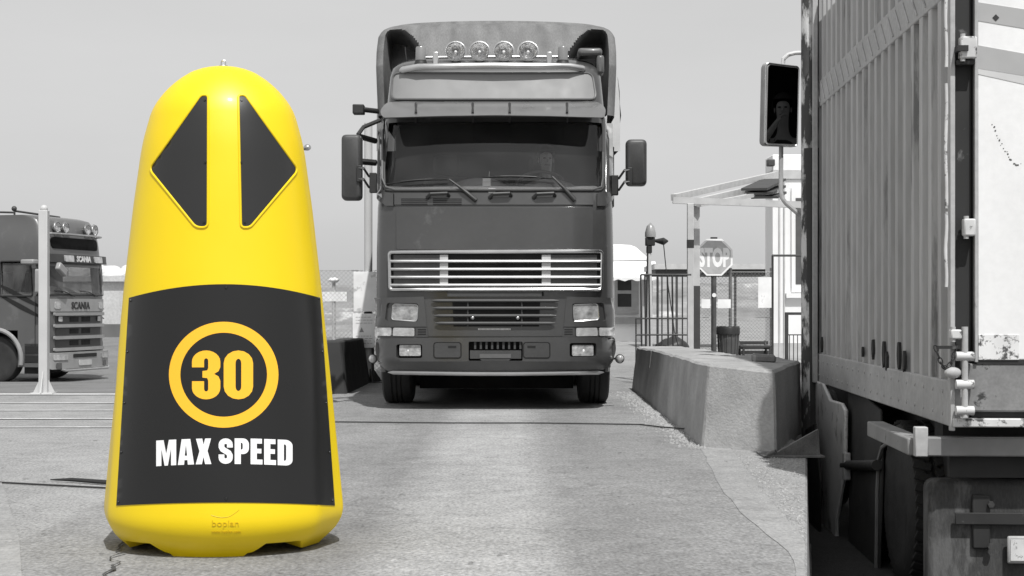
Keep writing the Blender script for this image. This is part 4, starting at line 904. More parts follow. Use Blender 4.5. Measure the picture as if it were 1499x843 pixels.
def corr(mb, z0, z1, depth=.075):
    prof = [(0, 0)]
    y = .10
    for k in range(NR):
        a = .10+k*pit; prof += [(a, 0), (a+.018, depth), (a+pit-.105, depth), (a+pit-.085, 0)]
    prof += [(LEN, 0)]; n = len(prof)
    mb.add([(x, y_, z0) for y_, x in prof]+[(x, y_, z1) for y_, x in prof], [(i, i+1, n+i+1, n+i) for i in range(n-1)])
mb = MB(); corr(mb, zr0, zr1); corr(mb, zr2, zt2); mb.build('corrugated_side', m_cs, rl, smooth=False)
mb = MB(); mb.box(-.012, .09, .015, LEN, zb, zr0); mb.build('bottom_rail', m_cs2, rl, bevel=.008)
mb = MB(); mb.box(-.004, .09, .015, LEN, zr1, zr2); mid = mb.build('middle_rail', m_cs2, rl, bevel=.006)
mb = MB()
for k in range(NR):
    a = .13+k*pit; mb.tube([(-.008, a, zr1+.03), (-.008, a+pit*.75, zr2-.03)], .006, 4)
mb.build('rail_creases', m_cs, mid)
mb = MB(); mb.box(.105, 2.5, .02, LEN, zb+.05, 4.3); mb.build('container_core', m_rd, rl)
# front frame with small rungs at the far end of the side
mb = MB(); mb.box(-.06, -.02, LEN-.22, LEN-.18, zb, 4.3); mb.box(-.06, -.02, LEN-.02, LEN+.03, zb, 4.3)
for z_ in (1.9, 2.35, 2.80, 3.22, 3.62, 4.1): mb.box(-.055, -.025, LEN-.18, LEN-.02, z_, z_+.035)
mb.build('front_frame', m_cs2, rl, bevel=.004)
mb = MB()
for k in range(NR):
    for z_ in (zb+.06, zr0-.06): mb.ball((-.013, .16+k*pit, z_), .011, .5, 1, 1, 6)
mb.build('rivets', m_cs2, rl)['kind'] = 'stuff'
# scraped bottoms of the ribs
for k, (px_, py_, s_) in enumerate(((1202, 504, .05), (1262, 515, .03), (1277, 510, .05), (1293, 518, .07), (1297, 529, .05), (1315, 520, .07), (1323, 528, .05))):
    p = RS(px_, py_, -.0135); mb = MB(); q = [(p.y+s_*.6*math.cos(a)*(1+.5*noise.noise(Vector((a*2, k, 0)))), p.z+s_*1.2*math.sin(a)*(1+.5*noise.noise(Vector((a*2, k, 5))))) for a in [i*.52 for i in range(12)]]
    mb.prism(q, -.016, .0, 'x'); mb.build('rust_patch', G('rust dark', .03, .9), rl)
# rear: corner post, dark recess, door with stripes, hinges
def rbox(mb, x0, y0, x1, y1, d0, d1):
    a, b = RL(x0, y0, 0), RL(x1, y1, 0); mb.box(a.x, b.x, d0, d1, min(a.z, b.z), max(a.z, b.z)); return mb
mb = MB(); mb.box(-.014, .012, -.02, .014, zb-.02, 4.3); mb.build('corner_post', m_cs2, rl, bevel=.004)
mb = MB(); mb.box(.0125, .10, .02, .10, zb+.3, 4.3); mb.build('rear_recess', m_rd, rl)
dx = RL(1429, 300).x; dz0 = RL(1450, 527).z
mb = MB(); mb.box(dx, 2.45, -.02, .06, dz0, 4.3); door = mb.build('rear_door', m_cw, rl, bevel=.008)
for (ya, yb_, yc, yd, sh) in ((-20, -20, 0, 14, .40), (5, 27, 78, 96, .36), (110, 125, 150, 165, 0),):
    pass
def stripe(pts, v): 
    mb = MB(); P_ = [RL(a, b, -.0205) for a, b in pts]; mb.prism([(p.x, p.z) for p in P_], -.0225, -.0195, 'y'); mb.build('door_stripe', G('stripe grey %d' % v, v/100, .5, var=.06), door)
stripe([(1430, 3), (1620, 32), (1620, 62), (1430, 30)], 38); stripe([(1430, 66), (1620, 100), (1620, 130), (1430, 100)], 38); stripe([(1430, -30), (1620, 0), (1620, 6), (1430, -14)], 50); stripe([(1430, 100.5), (1620, 131), (1620, 128.5), (1620, 150), (1430, 108)], 55)
mb = MB(); mb.prism([(p.x, p.z) for p in [RL(1451, 27, 0), RL(1456, 22, 0), RL(1461, 27, 0), RL(1456, 32, 0)]], -.025, -.02, 'y'); mb.build('door_badge', m_trim, door)
mb = MB(); rbox(mb, 1425, -200, 1430, 530, -.03, .0); mb.build('door_edge', m_cs2, door, bevel=.003)
mb = MB(); random.seed(3)
for k in range(26): 
    t = k/25; p = RL(1453+40*t+random.uniform(-1.5, 1.5), 182+60*math.sin(t*1.5)+random.uniform(-3, 3), -.0212); mb.ball(p, random.choice([.002, .003, .0045]), 1, .4, 1, 6)
mb.build('paint_chips', G('chip dark', .12, .8), door)
m_pc = G('peeling corner', .75, .6, dirt=.08, dscale=22, dth=.52, var=.1)
mb = MB(); rbox(mb, 1431, 490, 1490, 526, -.0235, -.02); mb.build('peeling_patch', m_pc, door)
mb = MB(); rbox(mb, 1414, 532, 1760, 604, -.01, .10); mb.build('rear_sill', G('sill grey', .22, .7, var=.25, scale=5, dirt=.04, dscale=10, dth=.60, fine=.1), rl, bevel=.01)
mb = MB(); a = RL(1393, 624).z; mb.prism([(-.002, zb-.0), (-.002, zb+.045), (2.45, zb+.045), (2.45, zb-.0)], -.03, .012, 'y'); mb.build('sill_edge', m_wp, rl, bevel=.006)
mb = MB(); rbox(mb, 1428, 527, 1700, 533, -.015, .0); mb.build('door_seal', m_trim, rl)
for y0, y1 in ((-60, 98), (122, 305), (310, 420)):
    mb = MB(); pts = [RL(1385+.8*math.sin(t*9), y0+(y1-y0)*t, -.03) for t in [i/14 for i in range(15)]]; mb.tube(pts, [.008+.004*abs(noise.noise(Vector((i*.9, y0, 0)))) for i in range(15)], 8); mb.build('sealing_strip', m_wp, rl)
def hinge(x0, y0, x1, y1):
    mb = MB(); rbox(mb, x0, y0, x1, y1, -.07, -.005); h = mb.build('hinge', m_wp, rl, bevel=.008)
    a, b = RL(x0+4, y0-4, 0), RL(x0+4, y1+4, 0); MB().cyl((a.x, -.05, a.z), (b.x, -.05, b.z), .013, n=12).build('hinge_pin', m_cs2, h); return h
h1 = hinge(1402, 56, 1426, 88); mb = MB(); rbox(mb, 1396, 70, 1412, 78, -.085, -.02); rbox(mb, 1398, 90, 1424, 96, -.05, -.004); mb.build('hinge_arm', m_rd, h1)
hinge(1407, 321, 1424, 346); h3 = hinge(1388, 482, 1404, 496)
# lock rod with lugs and a little chain
p0, p1 = RL(1409, 478), RL(1409, 610); mb = MB(); mb.cyl((p0.x, -.05, p0.z), (p1.x, -.05, p1.z), .016, n=14); rod = mb.build('lock_rod', m_cs2, rl)
for yv in (521, 562, 600): a = RL(1409, yv); MB().cyl((a.x-.045, -.05, a.z), (a.x+.045, -.05, a.z), .024, n=12).build('lug', m_wp, rod)
mb = MB(); a = RL(1392, 545); mb.ball((a.x, -.045, a.z), .036, 1.2, .6, .8, 10); mb.build('latch', m_cs2, rod)
mb = MB(); a, b = RL(1369, 508), RL(1402, 508); mb.box(a.x, b.x, -.05, -.03, a.z-.008, a.z+.008); mb.build('latch_bar', m_rd, rod)
pts = [RL(1370+30*t, 510+28*math.sin(math.pi*t), -.04) for t in [i/9 for i in range(10)]]
for i, p in enumerate(pts):
    mb = MB(); ang_ = (i % 2)*R(90); tdir = (pts[min(9, i+1)]-pts[max(0, i-1)]).normalized(); sd = Vector((0, 1, 0)) if i % 2 else tdir.cross(Vector((0, 1, 0)))
    mb.tube([p+tdir*.019*math.cos(R(q))+sd*.010*math.sin(R(q)) for q in range(0, 360, 36)], .0035, 5, closed=True); mb.build('chain_link', m_trim, rod)
# underside: cross beam, brackets, tank, tyres, fenders
m_ur = G('underrun grey', .22, .6, var=.2, scale=5, dirt=.05, dscale=5, dth=.62)
m_dirty = G('road dirt', .055, .9, var=.35, scale=4, dirt=.11, dscale=3, dth=.55, stretch=(2, 2, .6), fine=.2, bump=.2)
b0 = RL(1357, 640, .06); b1 = RL(1357, 668, .06)
mb = MB(); mb.box(b0.x, 2.4, .06, .16, b1.z, b0.z); mb.box(b0.x-.10, b0.x-.001, .06, 1.25, b1.z+.005, b0.z-.005); mb.build('underrun_bar', m_ur, rl, bevel=.008)
mb = MB(); a = RL(1338, 606, .03); b = RL(1357, 668, .03); mb.box(a.x, b.x, .0, .058, b.z, zb-.002); mb.build('underrun_post', m_cs2, rl, bevel=.006)
mb = MB(); mb.box(.02, 2.4, .14, .20, RL(1400, 700, .1).z, b1.z-.002); mb.box(.02, 2.4, .3, .5, .95, zb); mb.build('cross_member', G('black steel', .018, .7), rl)
mb = MB(); mb.box(.25, 2.2, .5, 6.5, .62, 1.08); mb.box(.40, 1.0, 1.0, 4.9, .1, 1.08); mb.build('chassis', G('chassis black', .02, .8), rl)  # inner black box added to fill the dark recess under the body
a = RL(1358, 702, .22); tp = roundpoly([(a.x, .12), (a.x, a.z), (a.x+.95, a.z), (a.x+.95, .12)], .06, 6); mb = MB(); mb.prism(tp, .22, .36, 'y'); tank = mb.build('rear_tank', m_dirty, rl, bevel=.03)
mb = MB(); rbox(mb, 1437, 731, 1464, 812, .19, .217); bk = mb.build('tank_bracket', m_rd, tank, bevel=.008)
for yv in (738, 800): q = RL(1450, yv, .19); MB().cyl((q.x, .17, q.z), (q.x, .19, q.z), .018, n=6).build('bolt', m_dirty, bk)
mb = MB(); rbox(mb, 1410, 757, 1700, 777, .175, .188); mb.build('tank_strap', m_rd, tank, bevel=.004)
mb = MB(); rbox(mb, 1488, 792, 1560, 834, .17, .19); rc = mb.build('plate_holder', m_cs2, rl, bevel=.01); mb = MB(); rbox(mb, 1492, 797, 1556, 829, .165, .169); mb.build('number_plate', m_wp, rc)
def tread_wheel(c, r, w):
    o = wheel(rl, c, r, w, hub=-1, tread=True); mb = MB()
    for k in range(44):
        a0 = 2*math.pi*k/44
        for s_, ph in ((-1, 0), (1, .5)):
            a = a0+ph*2*math.pi/44; mb.M = Matrix.Translation(c) @ Matrix.Rotation(a, 4, 'X') @ Matrix.Translation((s_*w*.24, 0, r+.002)) @ Matrix.Rotation(s_*R(18), 4, 'Z'); mb.box(-w*.2, w*.2, -.024, .024, -.006, .014)
    mb.build('tread_blocks', m_rub, o, bevel=.003)
for yy_ in (1.75, 3.05):
    for x_ in (.19, .50, 1.9, 2.2): tread_wheel((x_, yy_, .50), .50, .27)
for x_ in (.22, 2.2): wheel(rl, (x_, 5.6, .5), .5, .28, hub=-1)
def sideplate(name, pts, x, th, mat, bev=.006):
    P_ = [RS(a, b, x) for a, b in pts]; mb = MB(); mb.prism([(p.y, p.z) for p in P_], x, x+th, 'x'); return mb.build(name, mat, rl, bevel=bev)
sideplate('front_guard', [(1193, 557), (1204, 562), (1214, 585), (1231, 590), (1236, 600), (1235, 690), (1223, 760), (1221, 900), (1199, 900), (1201, 790), (1204, 720), (1197, 660), (1193, 640)], -.03, .03, G('guard paint', .6, .5, var=.15, scale=3, dirt=.3, dscale=4), .012)
sideplate('dark_flap', [(1179, 628), (1192, 620), (1196, 660), (1200, 705), (1198, 790), (1190, 900), (1182, 900), (1184, 752), (1178, 748)], -.12, .02, m_dark)
sideplate('inner_panel', [(1241, 575), (1252, 568), (1288, 600), (1290, 690), (1283, 900), (1240, 900), (1243, 700)], .03, .02, G('inner panel dark', .04, .7, var=.2, scale=4))
sideplate('hanger_bracket', [(1198, 562), (1208, 562), (1206, 598), (1198, 602)], -.006, .03, m_cs2)
mb = MB(); 
p = RS(1236, 681, .0); q = RS(1284, 681, .0); mb.cyl((.0, q.y, q.z), (.0, p.y, p.z), .035, n=16); mb.build('air_tank', m_trim, rl)
mb = MB(); q = RS(1236, 680, -.02); mb.box(-.03, .02, q.y-.05, q.y+.05, q.z-.11, q.z+.09); mb.build('marker_lamp', m_cs2, rl, bevel=.01)
pts = [RS(a, b, .02) for a, b in ((1300, 648), (1291, 655), (1286, 672), (1284, 720), (1283, 800), (1281, 900))]; mb = MB(); mb.tube(pts, .012, 6); mb.build('flap_edge', m_ur, rl)
# worn stack pipe in front of the box
mb = MB(); P0 = RS(1186, 640, -.07); 
mb.tube([(P0.x+.012-.012*t, P0.y+.05, P0.z+(4.9-P0.z)*t) for t in [i/20 for i in range(21)]], [.078-.010*t for t in [i/20 for i in range(21)]], 20)
def peel():
    m = G('peeling stack paint', .05, .6, var=.2, scale=6, dirt=.62, dscale=7, dth=.50, stretch=(1, 1, .35), bump=.3, bscale=40); t = m.node_tree
    return m
mb.build('stack_pipe', peel(), rl)
MB().cyl((P0.x+.025, P0.y+.05, P0.z-.35), (P0.x+.015, P0.y+.05, 3.02), .080, n=20).build('pipe_sleeve', G('sleeve dark', .035, .6, var=.3, dirt=.15, dscale=12, dth=.66), rl)
# hollow cab ahead of the box
cw = RI @ Vector((2.95, 13.2, 0)); cxl, cy0 = cw.x, cw.y
mb = MB(); z0_, z1_ = 1.2, 4.4
mb.box(cxl, 2.4, cy0, cy0+.05, z0_, z1_); mb.box(cxl, 2.4, cy0+2.0, cy0+2.05, z0_, 2.9); mb.box(cxl, 2.4, cy0+.05, cy0+2.0, z0_, z0_+.05); mb.box(cxl, 2.4, cy0+.05, cy0+2.0, z1_-.05, z1_)
mb.box(cxl, cxl+.04, cy0+.05, cy0+2.0, z0_+.05, 2.75); mb.box(cxl, cxl+.04, cy0+.05, cy0+.25, 2.75, z1_-.05); mb.box(cxl, cxl+.04, cy0+1.75, cy0+2.0, 2.75, z1_-.05); mb.box(2.36, 2.4, cy0+.05, cy0+2.0, z0_+.05, z1_-.05); mb.box(cxl+.04, 2.36, cy0+2.0, cy0+2.05, 4.0, 4.35)
mb.build('cab', G('cab dark', .03, .6), rl)
# its mirror
DM = 14.5; mc = RI @ W(1144, 153, DM)
mm_ = Matrix.Translation(mc) @ Matrix.Rotation(R(2.98+20), 4, 'Z'); s_ = F/DM; mw, mhh = 60/s_*1.0, 122/s_
mb = MB(); mb.M = mm_; outl = roundpoly([(-mw/2, -mhh/2), (mw/2-.02, -mhh/2), (mw/2, mhh/2-.02), (-mw/2+.02, mhh/2)], .04, 5)
rings = [[(a*k_, y_, b*(1-(1-k_)*.5)) for a, b in outl] for y_, k_ in ((0, 1), (.06, 1.0), (.10, .93), (.13, .7))]
n = len(outl); mb.add([p for r_ in rings for p in r_], [(j*n+i, j*n+(i+1) % n, (j+1)*n+(i+1) % n, (j+1)*n+i) for j in range(3) for i in range(n)]+[tuple(range(n)), tuple(3*n+i for i in range(n))])
mi = mb.build('mirror', G('mirror shell', .32, .4, var=.15), rl, ang=50)
mb = MB(); mb.M = mm_; mb.prism([(a*.90+.012, b*.94) for a, b in outl], -.006, -.001, 'y'); mb.build('mirror_glass', G('silvered dark', .15, .012, 1, var=0), mi)
mb = MB(); mb.M = mm_; mb.tube([(a*.96, -.004, b*.985) for a, b in outl], .007, 6, closed=True); mb.build('mirror_rim', m_chr, mi)
mb = MB(); mb.tube([RI @ W(a, b, DM+.08) for a, b in ((1146, 95), (1147, 86), (1154, 80), (1164, 77.5), (1200, 76), (1215, 76))], .020, 8); mb.build('mirror_arm', m_wp, mi)
mb = MB(); mb.tube([RI @ W(a, b, DM+.08) for a, b in ((1143.5, 210), (1143, 280), (1145, 290), (1151, 298), (1185, 327), (1200, 340))], .021, 8); mb.build('mirror_arm', m_cs2, mi)
n_ = RM.to_3x3() @ (mm_.to_3x3() @ Vector((0, -1, 0))); d_ = W(1146, 160, DM)-Vector((0, 0, HC)); d_.normalize(); r_ = d_-2*d_.dot(n_)*n_
hp = W(1146, 160, DM)+r_*.95
person('person', 'man with a hand at his mouth, reflected in the side mirror of the near lorry', (hp.x, hp.y, hp.z-1.0), R(-128),
       dict(pelvis=(0,0,.12), chest=(0,.02,.55), neck=(0,.0,.80), head=(0,-.03,.99), lsh=(-.20,.02,.68), rsh=(.20,.02,.68), lel=(-.24,-.20,.50), rel=(.22,-.24,.60), lwr=(-.10,-.40,.45), rwr=(.06,-.20,.84),
            lhip=(-.1,-.05,.1), rhip=(.1,-.05,.1), lkn=(-.14,-.46,.12), rkn=(.14,-.46,.12), lan=(-.14,-.50,-.3), ran=(.14,-.50,-.3)), (m_skin, m_hair, G('shirt dark', .03, .9)))
#==YARD==
m_con = G('barrier concrete', .34, .9, var=.22, scale=2.2, fine=.10, dirt=.22, dscale=6, dth=.66, bump=.28, bscale=60)
def block(name, bot, top, label, cat, mat, group=None, amp=.010, z0=-.04, cuts=9):
    mb = MB(); n = len(bot); mb.add([(x, y, z0) for x, y in bot]+[(x, y, z) for x, y, z in top], [tuple(range(n)), tuple(range(2*n-1, n-1, -1))]+[(i, (i+1) % n, (i+1) % n+n, i+n) for i in range(n)])
    bmesh.ops.bevel(mb.b, geom=mb.b.edges[:], offset=.018, segments=1, affect='EDGES', profile=.5)
    bmesh.ops.triangulate(mb.b, faces=[f for f in mb.b.faces if len(f.verts) > 4]); 
    for _ in range(5):
        es = [e for e in mb.b.edges if e.calc_length() > .14]
        if not es: break
        bmesh.ops.subdivide_edges(mb.b, edges=es, cuts=1, use_grid_fill=False); bmesh.ops.triangulate(mb.b, faces=[f for f in mb.b.faces if len(f.verts) > 4])
    for v in mb.b.verts:
        c = v.co.copy(); v.co += Vector((noise.noise(c*3), noise.noise(c*3+Vector((9, 0, 0))), noise.noise(c*3+Vector((0, 9, 0)))))*amp+Vector((noise.noise(c*11), noise.noise(c*11+Vector((5, 0, 0))), noise.noise(c*11+Vector((0, 5, 0)))))*amp*.35
    cx_ = sum(x for x, y in bot)/n; cy_ = sum(y for x, y in bot)/n
    return tag(mb.build(name, mat, ang=24, loc=(cx_, cy_, 0)), label, cat, group)
block('concrete_barrier', [(1.375, 11.33), (1.86, 10.95), (2.42, 13.0), (2.42, 14.4), (1.42, 14.4)], [(1.44, 11.42, .60), (1.86, 11.05, .575), (2.41, 13.02, .57), (2.41, 14.36, .57), (1.48, 14.36, .585)], 'nearest rough concrete barrier block right of the roadway, its end face sunlit', 'barrier', m_con, 'concrete barrier blocks along the right of the roadway', z0=-.04)
block('concrete_barrier', [(1.425, 14.43), (2.12, 14.43), (2.12, 17.0), (1.45, 17.0)], [(1.50, 14.46, .575), (2.10, 14.46, .575), (2.10, 16.97, .56), (1.52, 16.97, .56)], 'middle rough concrete barrier block right of the roadway, behind the nearest one', 'barrier', m_con, 'concrete barrier blocks along the right of the roadway')
block('concrete_barrier', [(1.455, 17.04), (2.12, 17.04), (2.12, 19.3), (1.475, 19.3)], [(1.53, 17.07, .55), (2.10, 17.07, .55), (2.10, 19.27, .53), (1.545, 19.27, .53)], 'farthest rough concrete barrier block beside the oncoming lorry', 'barrier', m_con, 'concrete barrier blocks along the right of the roadway')
block('brick', [(1.92, 12.4), (2.10, 12.36), (2.12, 12.6), (1.94, 12.64)], [(1.92, 12.4, .645), (2.10, 12.36, .64), (2.12, 12.6, .64), (1.94, 12.64, .65)], 'small broken block lying on top of the concrete barrier', 'block', G('brick grey', .18, .9, var=.3, fine=.15), z0=.575, amp=.008)
block('concrete_barrier', [(-2.36, 18.2), (-1.93, 18.2), (-1.90, 21.2), (-2.36, 21.2)], [(-2.26, 18.3, .62), (-2.01, 18.3, .62), (-2.0, 21.1, .60), (-2.26, 21.1, .60)], 'dark concrete barrier left of the oncoming lorry, behind the yellow post', 'barrier', G('dark barrier', .035, .85, var=.25, dirt=.10, dscale=4, dth=.66))
mb = MB(); p = [W(1120, 667, 10.5), W(1181, 629, 11.3), W(1190, 668, 10.5)]
mb.prism([(1.76, .004), (2.10, .004), (2.09, .19), (1.98, .13)], 10.62, 10.66, 'y'); mb.box(1.71, 2.12, 10.55, 10.9, .003, .014); mb.tube([(1.74, 10.6, .02), (1.79, 10.56, .045)], .014, 8)
tag(mb.build('steel_bracket', G('rusty steel', .14, .8, var=.35, scale=8, fine=.2), loc=(1.9, 10.6, 0)), 'triangular rusty steel bracket on the ground against the end of the concrete barrier', 'bracket')
mb = MB(); mb.tube([(-2.1, 14.2, .014)]+[(x_, 13.55-.06*x_-.10*sm(x_)+.03*math.sin(x_*3), .014) for x_ in [-1.9+.2*i for i in range(16)]]+[(1.25, 13.1, .014), (1.40, 12.7, .03), (1.43, 12.2, .10), (1.455, 12.0, .22), (1.49, 12.0, .38)], .0065, 6)
tag(mb.build('cable', G('cable black', .02, .6), loc=(0, 13, 0)), 'thin black cable lying across the roadway and up the side of the concrete barrier', 'cable')
def onroad(px, py): return W(px, py, F*HC/(py-HY))
mb = MB(); mb.tube([onroad(74, 705)+Vector((0, 0, .012)), onroad(105, 706.5)+Vector((0, 0, .018)), onroad(150, 710)+Vector((0, 0, .018)), onroad(230, 714)+Vector((0, 0, .018))], [.004, .012, .014, .014], 6)
tag(mb.build('rod', G('cable black', .02, .6), loc=(-2, 9, 0)), 'thick black rod lying on the ground left of the yellow post', 'rod')
mb = MB(); mb.tube([onroad(-60, 707)+Vector((0, 0, .008))]+[onroad(x_, 708+.052*x_)+Vector((0, 0, .008)) for x_ in range(0, 240, 20)], .0055, 5)
tag(mb.build('cable', G('cable black', .02, .6), loc=(-2, 9, 0)), 'thin wire lying on the ground from the left edge towards the yellow post', 'cable')
# short white post at the left with base fins
m_post = G('pale post paint', .52, .5, var=.08, scale=2, dirt=.4, dscale=5, dth=.64)
pb = W(64.5, 577, 18.2); pr = thing('post', 'white square steel post with base fins in front of the parked lorry', 'post', (pb.x, 18.2, 0)); hpost = (577-308)/F*18.2
z_g = gz(pb.x, 18.2)
MB().box(-.052, .052, -.05, .05, .012, hpost).build('post_tube', m_post, pr, bevel=.006)
MB().box(-.13, .13, -.12, .12, .0085, .022).build('base_plate', m_post, pr)
for q in ((1, 0), (-1, 0), (0, -1)):
    mb = MB(); 
    if q[0]: mb.prism([(q[0]*.053, .023), (q[0]*.125, .023), (q[0]*.053, .17)], -.006, .006, 'y')
    else: mb.prism([(-.051, .023), (-.135, .023), (-.051, .27)], -.006, .006, 'x')
    mb.build('fin', m_post, pr)
MB().ball((0, 0, hpost+.02), .045, n=10).build('cap', m_post, pr)
# chain-link fences
m_wire = G('galvanised wire', .30, .5, .6, var=.1); m_fp = G('fence post steel', .22, .6, .3, var=.15)
def chain_fence(x0, x1, y, z0, z1, label, posts, pitch=.062, slope=0):
    t = thing('chain_link_fence', label, 'fence', ((x0+x1)/2, y, 0)); o_ = Vector(((x0+x1)/2, y, 0)); mb = MB(); h = z1-z0; n = int((x1-x0+h)/pitch)
    for k in range(n):
        for sg in (1, -1):
            a = x0-h+k*pitch if sg > 0 else x0+k*pitch; pts = []
            u0, u1 = a, a+sg*h
            if sg < 0: u0, u1 = x0+k*pitch, x0+k*pitch-h
            # clip to the panel
            def pt(u): return (u, z0+(u-u0)*sg)
            lo, hi = max(min(u0, u1), x0), min(max(u0, u1), x1)
            if hi-lo < .01: continue
            p, q = pt(lo), pt(hi); mb.tube([(p[0]-o_.x, .003*sg, p[1]), (q[0]-o_.x, .003*sg, q[1])], .0022, 3, caps=False)
    mb.build('wire_mesh', m_wire, t, smooth=False)
    for z_ in (z0+.01, (z0+z1)/2, z1-.01): MB().tube([(x0-o_.x, .01, z_), (x1-o_.x, .01, z_)], .004, 5).build('line_wire', m_wire, t)
    for px_ in posts: MB().cyl((px_-o_.x, .04, gz(px_, y)-.02), (px_-o_.x, .04, z1+.06), .028, n=10).build('fence_post', m_fp, t)
    return t
chain_fence(-3.9, -1.75, 21.9, .02, 1.54, 'chain-link fence behind the yellow post, left of the oncoming lorry', (-3.9, -2.9, -1.78))
chain_fence(3.0, 4.44, 26.5, .05, 1.62, 'chain-link fence behind the stop sign at the right', (3.02, 3.72, 4.42))
# notices on a post left of the lorry
def textbars(mb, x0, x1, z0, z1, y, rows):
    for k in range(rows):
        z_ = z1-(z1-z0)*(k+.5)/rows; x = x0
        while x < x1-.01:
            w_ = random.uniform(.012, .05); mb.box(x, min(x1, x+w_), y-.001, y, z_-.003, z_+.003); x += w_+.012
sp = thing('notice_post', 'steel post carrying two white notices left of the oncoming lorry', 'sign', (W(539, 557, 21.0).x, 21.0, 0))
k_ = 21.0/F
MB().cyl((.0, .02, .01), (.0, .02, (1.03+(448-180)*k_)), .055, n=14).build('post_tube', m_post, sp)
MB().box(-.075, .075, -.01, .09, .012, .55).build('post_sleeve', m_plas, sp, bevel=.01)
for a in range(4):
    mb = MB(); mb.M = Matrix.Translation((0, .04, 0)) @ Matrix.Rotation(a*math.pi/2+.4, 4, 'Z'); mb.prism([(.06, .01), (.19, .01), (.06, .20)], -.01, .01, 'y'); mb.build('fin', m_plas, sp)
MB().box(-.2, .2, -.14, .22, .0, .012).build('base_plate', m_plas, sp)
m_pap = G('notice white', .85, .6, var=.10, scale=5, dirt=.5, dscale=6, dth=.6); m_ink = G('notice ink', .30, .7)
X0 = W(517, 0, 21).x-sp.location.x; X1 = W(549, 0, 21).x-sp.location.x
n1 = MB().box(X0+.01, X1+.02, -.05, -.03, HC-(456-448)*k_, HC-(398-448)*k_).build('notice', m_pap, sp, bevel=.003)
n2 = MB().box(X0, X1, -.06, -.045, HC-(509-448)*k_, HC-(459-448)*k_).build('notice', m_pap, sp, bevel=.003)
mb = MB(); textbars(mb, X0+.04, X1-.03, HC-(475-448)*k_, HC-(462-448)*k_, -.061, 3); textbars(mb, X0+.04, X1-.03, HC-(504-448)*k_, HC-(490-448)*k_, -.061, 4)
mb.prism([(X0+.09, HC-(486-448)*k_), (X0+.15, HC-(486-448)*k_), (X0+.12, HC-(479-448)*k_)], -.062, -.0605, 'y'); mb.build('notice_text', m_ink, n2)
MB().box(-.05, .04, -.055, -.03, HC-(459.5-448)*k_, HC-(456.5-448)*k_).build('clip', m_dark, sp)
# small white board and hydrant-like stand beyond that fence
b = W(490, 0, 26); t = thing('barrier_board', 'white horizontal board on a short stand behind the left fence', 'board', (b.x, 26, 0)); k2 = 26/F
MB().box(-.28, .20, -.01, .01, HC+(448-441)*k2, HC+(448-427)*k2).build('board', m_pap, t); MB().cyl((-.02, .03, 0), (-.02, .03, HC+(448-405)*k2), .03, n=10).build('stand', m_post, t); MB().ball((-.02, .03, HC+(448-410)*k2), .09, 1, 1, .5, 12).build('stand_cap', m_pap, t)
# floodlight mast whose head peeks out beside the yellow post
t = thing('floodlight_mast', 'tall slim mast whose small lamp shows just right of the yellow post', 'street lamp', (W(441, 0, 42).x, 42, 0)); k3 = 42/F
MB().tube([(0, 0, 0), (0, 0, 4.9), (.03, 0, HC+(448-222)*k3+.05)], [.08, .05, .04], 10).build('mast', m_fp, t)
mb = MB(); mb.tube([(.03, 0, HC+(448-217)*k3), (.16, -.03, HC+(448-218)*k3)], .05, 10); mb.ball((.17, -.03, HC+(448-216)*k3), .10, 1, 1, .85, 12); mb.build('lamp_head', m_chr, t)
# hut with pale awning far behind, right of the lorry
kb = 45/F; hx = W(898, 0, 45).x; t = thing('hut', 'white hut with a pale awning and small dark window right of the oncoming lorry', 'building', (hx, 45, 0)); zz_ = lambda py: HC+(448-py)*kb
def hb(px): return W(px, 0, 45).x-hx
m_hut = G('hut white', .78, .7, var=.06, scale=1)
MB().box(hb(840), hb(944), .0, 3.2, zz_(516), zz_(398)).build('wall', m_hut, t, bevel=.02)
mb = MB(); mb.prism([(hb(840), zz_(384)), (hb(948), zz_(382)), (hb(946), zz_(376)), (hb(930), zz_(362)), (hb(922), zz_(359)), (hb(902), zz_(358)), (hb(840), zz_(360))], -.2, 3.4, 'y'); mb.build('roof', G('roof canvas', .88, .7, var=.05), t, bevel=.03)
mb = MB(); 
vs = []
for i in range(25):
    x = hb(840)+(hb(958)-hb(840))*i/24; vs += [(x, -.25, zz_(383)), (x+.05, -1.0, zz_(407)+.02*math.sin(i*2.3)), (x+.05, -1.0, zz_(411)+.03*math.sin(i*1.7))]
mb.add(vs, [(3*i+j, 3*i+j+1, 3*i+3+j+1, 3*i+3+j) for i in range(24) for j in range(2)]); mb.build('awning', m_hut, t)
wf = MB().box(hb(900), hb(935), -.05, .0, zz_(460), zz_(408)).build('window', G('frame grey', .35, .6), t)
for a, b_ in ((410, 425), (430, 449)): MB().box(hb(904), hb(924), -.06, -.045, zz_(b_), zz_(a)).build('pane', G('pane dark', .02, .15), wf)
MB().box(hb(898), hb(938), -.14, .0, zz_(474), zz_(464)).build('sill', G('sill', .3, .7), t)
for a in (938, 943, 949): MB().box(hb(a), hb(a)+.07, -.6, -.5, 0, zz_(404)).build('column', G('column grey', .4, .6), t)
